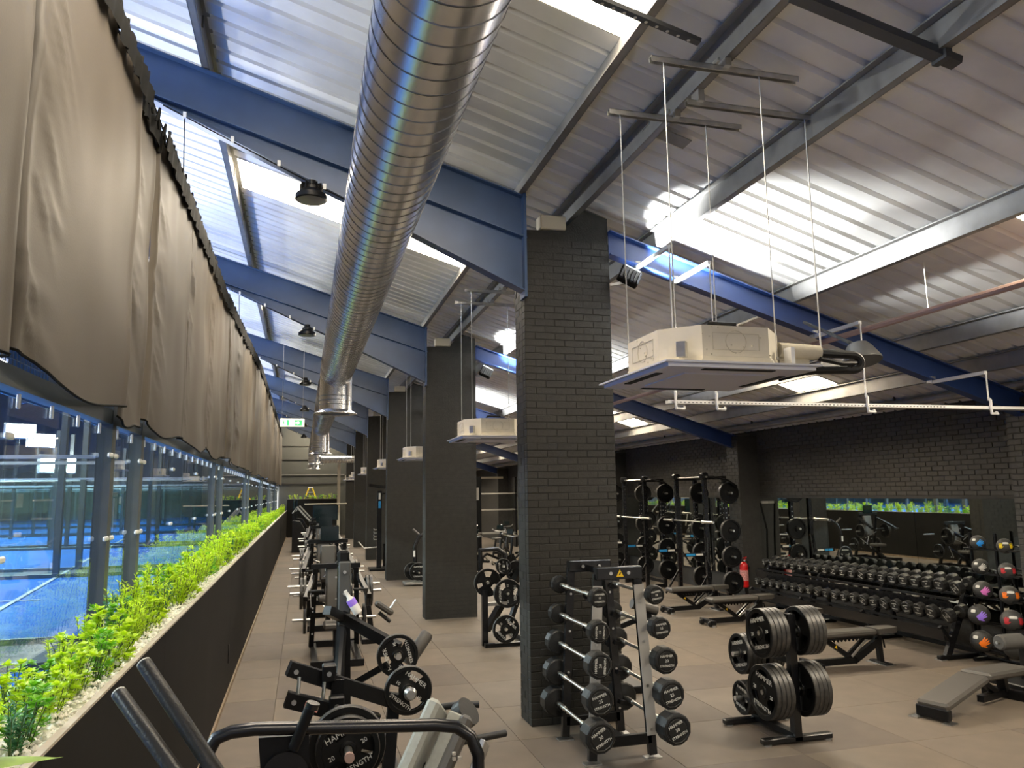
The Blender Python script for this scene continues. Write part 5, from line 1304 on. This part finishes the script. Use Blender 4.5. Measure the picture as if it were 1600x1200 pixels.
# ------------------------------------------------------------------ further plate-loaded machines down the aisle
def row_machine(y, x, label, nm, var=0, sc=1.0):
    t = thing('plate_machine', label, 'gym machine', (x, y, 0), 0, 'plate-loaded machines down the aisle')
    for s in (-1, 1):
        obj('base_rail', MB().beam((s * .30, -.7, .04), (s * .30, .9, .04), .08, .08), M['black'], t)
        obj('side_upright', MB().beam((s * .34, .55, .08), (s * .30, .25, 1.25 + .2 * var), .07, .07), M['black'], t)
        obj('press_arm', MB().beam((s * .32, .30, 1.15 + .2 * var), (s * .44, -.45, .90 + .12 * var), .06, .07), M['black'], t)
        obj('hand_grip', MB().tube([(s * .40, -.45, .95), (s * .40, -.62, 1.02), (s * .20, -.66, 1.03)], .018, 8), M['rubber'], t)
        obj('plate_peg', MB().cyl((s * .36, .05, .92), (s * .66, .05, .92), .020, 10), M['steel'], t)
        obj('plate_peg', MB().cyl((s * .34, .45, .48), (s * .62, .45, .48), .020, 10), M['steel'], t)
        obj('storage_peg', MB().cyl((s * .32, .70, .95), (s * .70, .70, .95), .018, 8), M['steel'], t)
    for yy in (-.68, .86): obj('cross_rail', MB().box((0, yy, .05), (.72, .08, .09)), M['black'], t)
    obj('spine', MB().beam((0, -.4, .08), (0, .55, .55), .08, .08), M['black'], t)
    obj('seat_pad', MB().rbox((0, -.12, .48), (.36, .38, .09), .025), M['vinyl'], t)
    obj('seat_post', MB().box((0, -.10, .25), (.08, .08, .4)), M['black'], t)
    obj('back_pad', MB().rbox((0, .26, .98 + .1 * var), (.30, .09, .66), .03, Matrix.Rotation(-.18, 3, 'X')), M['vinyl'], t)
    obj('top_bar', MB().box((0, .27, 1.28 + .2 * var), (.72, .07, .07)), M['black'], t)
    if var: obj('instruction_panel', MB().box((.02, .22, 1.42 + .2 * var), (.34, .03, .26)), M['screen'], t)
    kk = MB()
    for q in range(14): kk.cyl((random.uniform(-.4, .4), -.02 + random.uniform(-.1, .3), random.uniform(.2, 1.2)), (random.uniform(-.4, .4), .1, random.uniform(.2, 1.2)), .008, 5) if q < 4 else kk.box((random.choice((-.33, .33, 0)), .2 + random.uniform(-.1, .2), random.uniform(.3, 1.3)), (.025, .02, .025))
    obj('bolt', kk, M['steel'], t, kind='stuff')
    for s in (-1, 1):
        for (yy, zz, x0, r) in ((.05, .92, .45, .225), (.45, .48, .44, .20)):
            for q in range(2 if r > .21 else 1):
                weight_plate((x + s * (x0 + q * .05), y + yy, zz), Matrix.Rotation(-PI / 2 if s < 0 else PI / 2, 3, 'Z'), 'black plate, %s %s on the %s machine of the aisle, %s side' % (('inner', 'outer')[q], ('on the upper peg', 'on the low peg')[r < .21], nm, ('planter', 'pillar')[s > 0]), r=r, th=.042, letters=False, group='plates on the aisle machines', roll=q + yy)
    return t
row_machine(11.9, .52, 'black plate-loaded chest machine right behind the lever machine post', 'first', 0)
row_machine(14.9, .50, 'black plate-loaded machine with dark screen panel, second down the aisle', 'second', 1)
row_machine(18.2, .50, 'black plate-loaded machine third down the aisle', 'third', 0)
row_machine(21.6, .62, 'black plate-loaded machine fourth down the aisle with tall panel', 'fourth', 1)
row_machine(25.4, .60, 'black plate-loaded machine fifth down the aisle', 'fifth', 1)
row_machine(29.5, .70, 'black plate-loaded machine sixth and farthest down the aisle', 'sixth', 1)
t = thing('preacher_bench', 'black seat and roller post beside the first aisle machine, near the pillars', 'gym machine', (1.12, 13.0, 0))
obj('post', MB().beam((.02, .0, .05), (-.10, .0, 1.0), .10, .08), M['black'], t); obj('foot', MB().rbox((.05, 0, .04), (.42, .5, .08), .01), M['black'], t)
obj('shin_pad', MB().rbox((.20, -.1, .52), (.34, .12, .10), .03, Matrix.Rotation(.6, 3, 'Y')), M['vinyl'], t)
obj('hand_grip', MB().tube([(.12, -.1, .45), (.30, -.1, .30)], .03, 10), M['rubber'], t); obj('hand_grip', MB().tube([(.24, -.1, .42), (.40, -.1, .64)], .022, 10), M['chrome'], t)
# stair climber and screens at the far end
def climber(x, y, label):
    t = thing('stair_climber', label, 'gym machine', (x, y, 0))
    obj('side_panel', MB().prism([(-.42, 0, .0), (.42, 0, .0), (.42, 0, .35), (-.10, 0, 1.25), (-.42, 0, 1.30)], (0, 1.2, 0)), M['blacksat'], t)
    for yy in (-.02, 1.2): obj('handrail', MB().tube([(.45, yy, .6), (.30, yy, 1.25), (-.25, yy, 1.85), (-.42, yy, 1.6)], .03, 8), M['shelfgrey'], t)
    obj('console', MB().rbox((-.35, .6, 1.95), (.10, .7, .40), .03), M['screen'], t); obj('mast', MB().beam((-.40, .6, 1.2), (-.38, .6, 1.9), .1, .08), M['black'], t)
    for q in range(4): obj('step', MB().box((.30 - q * .16, .6, .42 + q * .22), (.22, 1.0, .05)), M['shelfgrey'], t)
climber(0.05, 33.6, 'dark stair climber against the planter near the end wall'); climber(0.15, 37.4, 'farther dark stair climber beside the planter end')
t = thing('screen_station', 'large black screen panel on a stand at the end of the machine aisle', 'screen', (.95, 33.0, 0))
obj('stand', MB().box((0, .05, .75), (.12, .08, 1.5)), M['black'], t); obj('base', MB().rbox((0, .05, .03), (.9, .6, .06), .01), M['black'], t)
obj('panel', MB().rbox((0, 0, 1.62), (1.0, .06, .62), .02), M['screen'], t); obj('top_shelf', MB().rbox((0, .0, 1.98), (1.7, .12, .04), .01), M['pipecream'], t)

# cable station
t = thing('cable_station', 'tall black cable station with blue label beside the third pillar', 'gym machine', (2.30, 24.6, 0))
obj('column', MB().box2((-.02, 0, 0), (.12, .14, 2.45)), M['blacksat'], t)
obj('column', MB().box2((.62, .3, 0), (.70, .40, 2.45)), M['black'], t)
obj('head_beam', MB().beam((-.28, .05, 2.62), (.72, .2, 2.50), .16, .10), M['black'], t)
obj('head_beam', MB().beam((.10, .05, 2.35), (.70, .35, 2.40), .05, .05), M['black'], t)
for x in (.28, .34): obj('guide_rod', MB().cyl((x, .3, .1), (x, .3, 2.4), .012, 6), M['steel'], t)
obj('weight_stack', MB().box((.31, .3, .45), (.22, .14, .7)), M['black'], t)
obj('column_label', MB().box((.05, -.003, 2.02), (.07, .004, .22)), M['cyanl'], t, label='blue label on column'); obj('column_label', MB().box((.05, -.003, 2.28), (.06, .004, .2)), M['letter'], t, label='white label on column')
for q in range(4): obj('pulley_carriage', MB().tube([(-.03, -.03, .95 + q * .1), (-.12, -.05, .95 + q * .1), (-.12, -.05, 1.0 + q * .1)], .014, 6), M['steel'], t)
obj('cable_handle', MB().tube([(-.03, -.05, .72), (-.42, -.1, .70), (-.60, -.12, .90)], .02, 8), M['steel'], t)
obj('foot', MB().rbox((.25, .15, .04), (1.0, .7, .08), .02), M['black'], t)
# curved machine by the third pillar
t = thing('curved_arm_machine', 'black curved-arm plate machine between the second and third pillars', 'gym machine', (2.98, 20.4, 0))
obj('curved_arm', MB().tube([(.10, 0, .10), (-.10, 0, .55), (-.12, 0, .95), (0, 0, 1.22), (.22, 0, 1.36)], .055, 10), M['blacksat'], t)
obj('arm_tip', MB().tube([(.0, 0, 1.28), (-.16, 0, 1.42)], .03, 8), M['vinyl'], t)
obj('base_rail', MB().rbox((.05, 0, .06), (.9, .5, .08), .02), M['steel'], t); obj('label_plate', MB().box((-.13, -.06, .80), (.05, .004, .16)), M['letter'], t)
obj('plate_peg', MB().cyl((-.05, -.40, .34), (-.05, .1, .34), .02, 8), M['chrome'], t)
for q in range(2): weight_plate((2.93 - q * .12, 20.16 - .0 + q * .14, .36), 'y', '%s plate on the curved-arm machine between pillars' % ('lettered front', 'rear')[q], r=.225, th=.045, roll=q, letters=not q)
# plate-loaded machine seen between the first and second pillars
H = thing('incline_press_machine', 'black plate-loaded press between the first and second pillars', 'gym machine', (2.9, 11.9, 0))
obj('front_leg', MB().box((-.12, .1, .42), (.09, .08, .84)), M['blacksat'], H)
obj('head_frame', MB().tube([(-.07, .6, .95), (-.07, .6, 1.42), (.22, .6, 1.42), (.34, .6, 1.34), (.36, .6, 1.05)], .04, 10), M['blacksat'], H)
obj('cross_rail', MB().box((.15, .1, .62), (.5, .06, .05)), M['steel'], H); obj('spine', MB().beam((.1, .9, .1), (.42, -.2, 1.2), .10, .10), M['black'], H)
obj('lever_arm', MB().beam((-.1, .5, .78), (.55, .3, 1.25), .08, .08), M['black'], H); obj('base_rail', MB().box2((.5, -.5, 0), (.6, 1.2, .08)), M['black'], H); obj('rear_brace', MB().beam((.30, .2, .3), (.55, .3, .85), .07, .07), M['black'], H)
obj('base_rail', MB().box2((-.16, -.1, 0), (.6, -.02, .06)), M['black'], H)
for (x, y, z, r, ro, nm_, lt) in ((3.05, 11.62, .82, .215, 1.57, 'largest lettered', True), (3.00, 11.55, .31, .205, .8, 'lowest', True), (3.06, 11.9, 1.20, .12, 1.5, 'small upper', True), (2.83, 12.0, .95, .215, .2, 'pillar-shadowed rear', False), (3.30, 12.0, 1.10, .17, .7, 'half-hidden outer', False)):
    weight_plate((x, y, z), 'y', '%s plate on the press between the first two pillars' % nm_, r=r, th=.045, roll=ro, letters=lt)
    obj('plate_peg', MB().cyl((x - 2.9, y - 11.9 - .05, z), (x - 2.9, y - 11.9 + .3, z), .02, 10), M['chrome'], H)
# low machine behind the barbell rack
t = thing('low_row_machine', 'low black machine with pale pad glimpsed through the barbell rack', 'gym machine', (3.55, 8.9, 0))
obj('frame', MB().beam((-.1, .2, .05), (.1, 0, .78), .12, .10), M['black'], t); obj('base_rail', MB().rbox((.1, .2, .04), (.6, .9, .08), .01), M['black'], t)
obj('seat_pad', MB().rbox((.05, .0, .82), (.42, .30, .08), .03, Matrix.Rotation(-.3, 3, 'Y')), M['vinylgrey'], t)
obj('roller_pad', MB().cyl((.3, -.1, 1.0), (.62, -.1, .90), .06, 12), M['vinyl'], t); obj('foot_plate', MB().rbox((.5, -.1, .80), (.30, .3, .08), .02), M['black'], t); obj('support_arm', MB().beam((.1, 0, .7), (.55, -.08, .86), .06, .06), M['black'], t)

# exercise bikes and a treadmill bank far between the pillars, also what the mirrors see
def bike(x, y, rz, label):
    t = thing('exercise_bike', label, 'exercise bike', (x, y, 0), rz, 'exercise bikes')
    obj('flywheel', MB().lathe([(.03, -.02), (.2, -.03), (.24, -.02), (.24, .02), (.2, .03), (.03, .02)], (-.5, 0, .32), (0, 1, 0), 24), M['plate'], t)
    obj('frame', MB().tube([(-.5, 0, .32), (-.1, 0, .55), (.35, 0, .38), (.55, 0, .08)], .04, 8).tube([(-.62, 0, .08), (-.45, 0, .75), (-.42, 0, 1.05)], .04, 8).tube([(.12, 0, .45), (.24, 0, .95)], .03, 8), M['black'], t)
    obj('saddle', MB().rbox((.26, 0, .98), (.28, .18, .07), .03), M['vinyl'], t)
    obj('handlebar', MB().tube([(-.62, -.22, 1.15), (-.42, -.2, 1.08), (-.40, 0, 1.06), (-.42, .2, 1.08), (-.62, .22, 1.15)], .02, 8), M['steel'], t)
    obj('console', MB().rbox((-.50, 0, 1.20), (.05, .22, .16), .01, Matrix.Rotation(.4, 3, 'Y')), M['screen'], t)
    for xx in (-.62, .55): obj('foot', MB().rbox((xx, 0, .04), (.10, .5, .08), .02), M['black'], t)
    obj('crank', MB().beam((0, -.1, .35), (.12, -.1, .22), .03, .03).beam((0, .1, .35), (-.12, .1, .48), .03, .03), M['chrome'], t)
for i, (x, y) in enumerate(((5.4, 22.6), (6.3, 22.3), (5.6, 25.6), (6.6, 25.4), (7.5, 25.2), (6.2, 29.0), (7.4, 28.8), (8.3, 28.5))):
    bike(x, y, .4 + .2 * i, 'black exercise bike far between the pillars, %s of the cluster' % ORD[i])
t = thing('storage_shelf', 'dark shelf unit against the far wall between the pillars', 'shelf', (7.6, 33.0, 0))
for z in (.6, 1.6, 2.3): obj('shelf_board', MB().box((0, 0, z), (3.0, .4, .06)), M['shelfgrey'], t)
for x in (-1.45, -.2, 1.45): obj('upright', MB().box((x, 0, 1.5), (.08, .4, 3.0)), M['black'], t)
t = thing('tall_cable_tower', 'tall black cable tower far beyond the second pillar', 'gym machine', (6.8, 31.0, 0))
obj('column', MB().box((0, 0, 1.5), (.5, .3, 3.0)), M['black'], t); obj('head_beam', MB().box((0, 0, 2.95), (2.4, .12, .08)), M['pipecream'], t); obj('column_label', MB().box((.05, -.152, 2.3), (.2, .004, .5)), M['letter'], t); obj('foot', MB().rbox((0, 0, .04), (1.2, .8, .08), .02), M['black'], t)
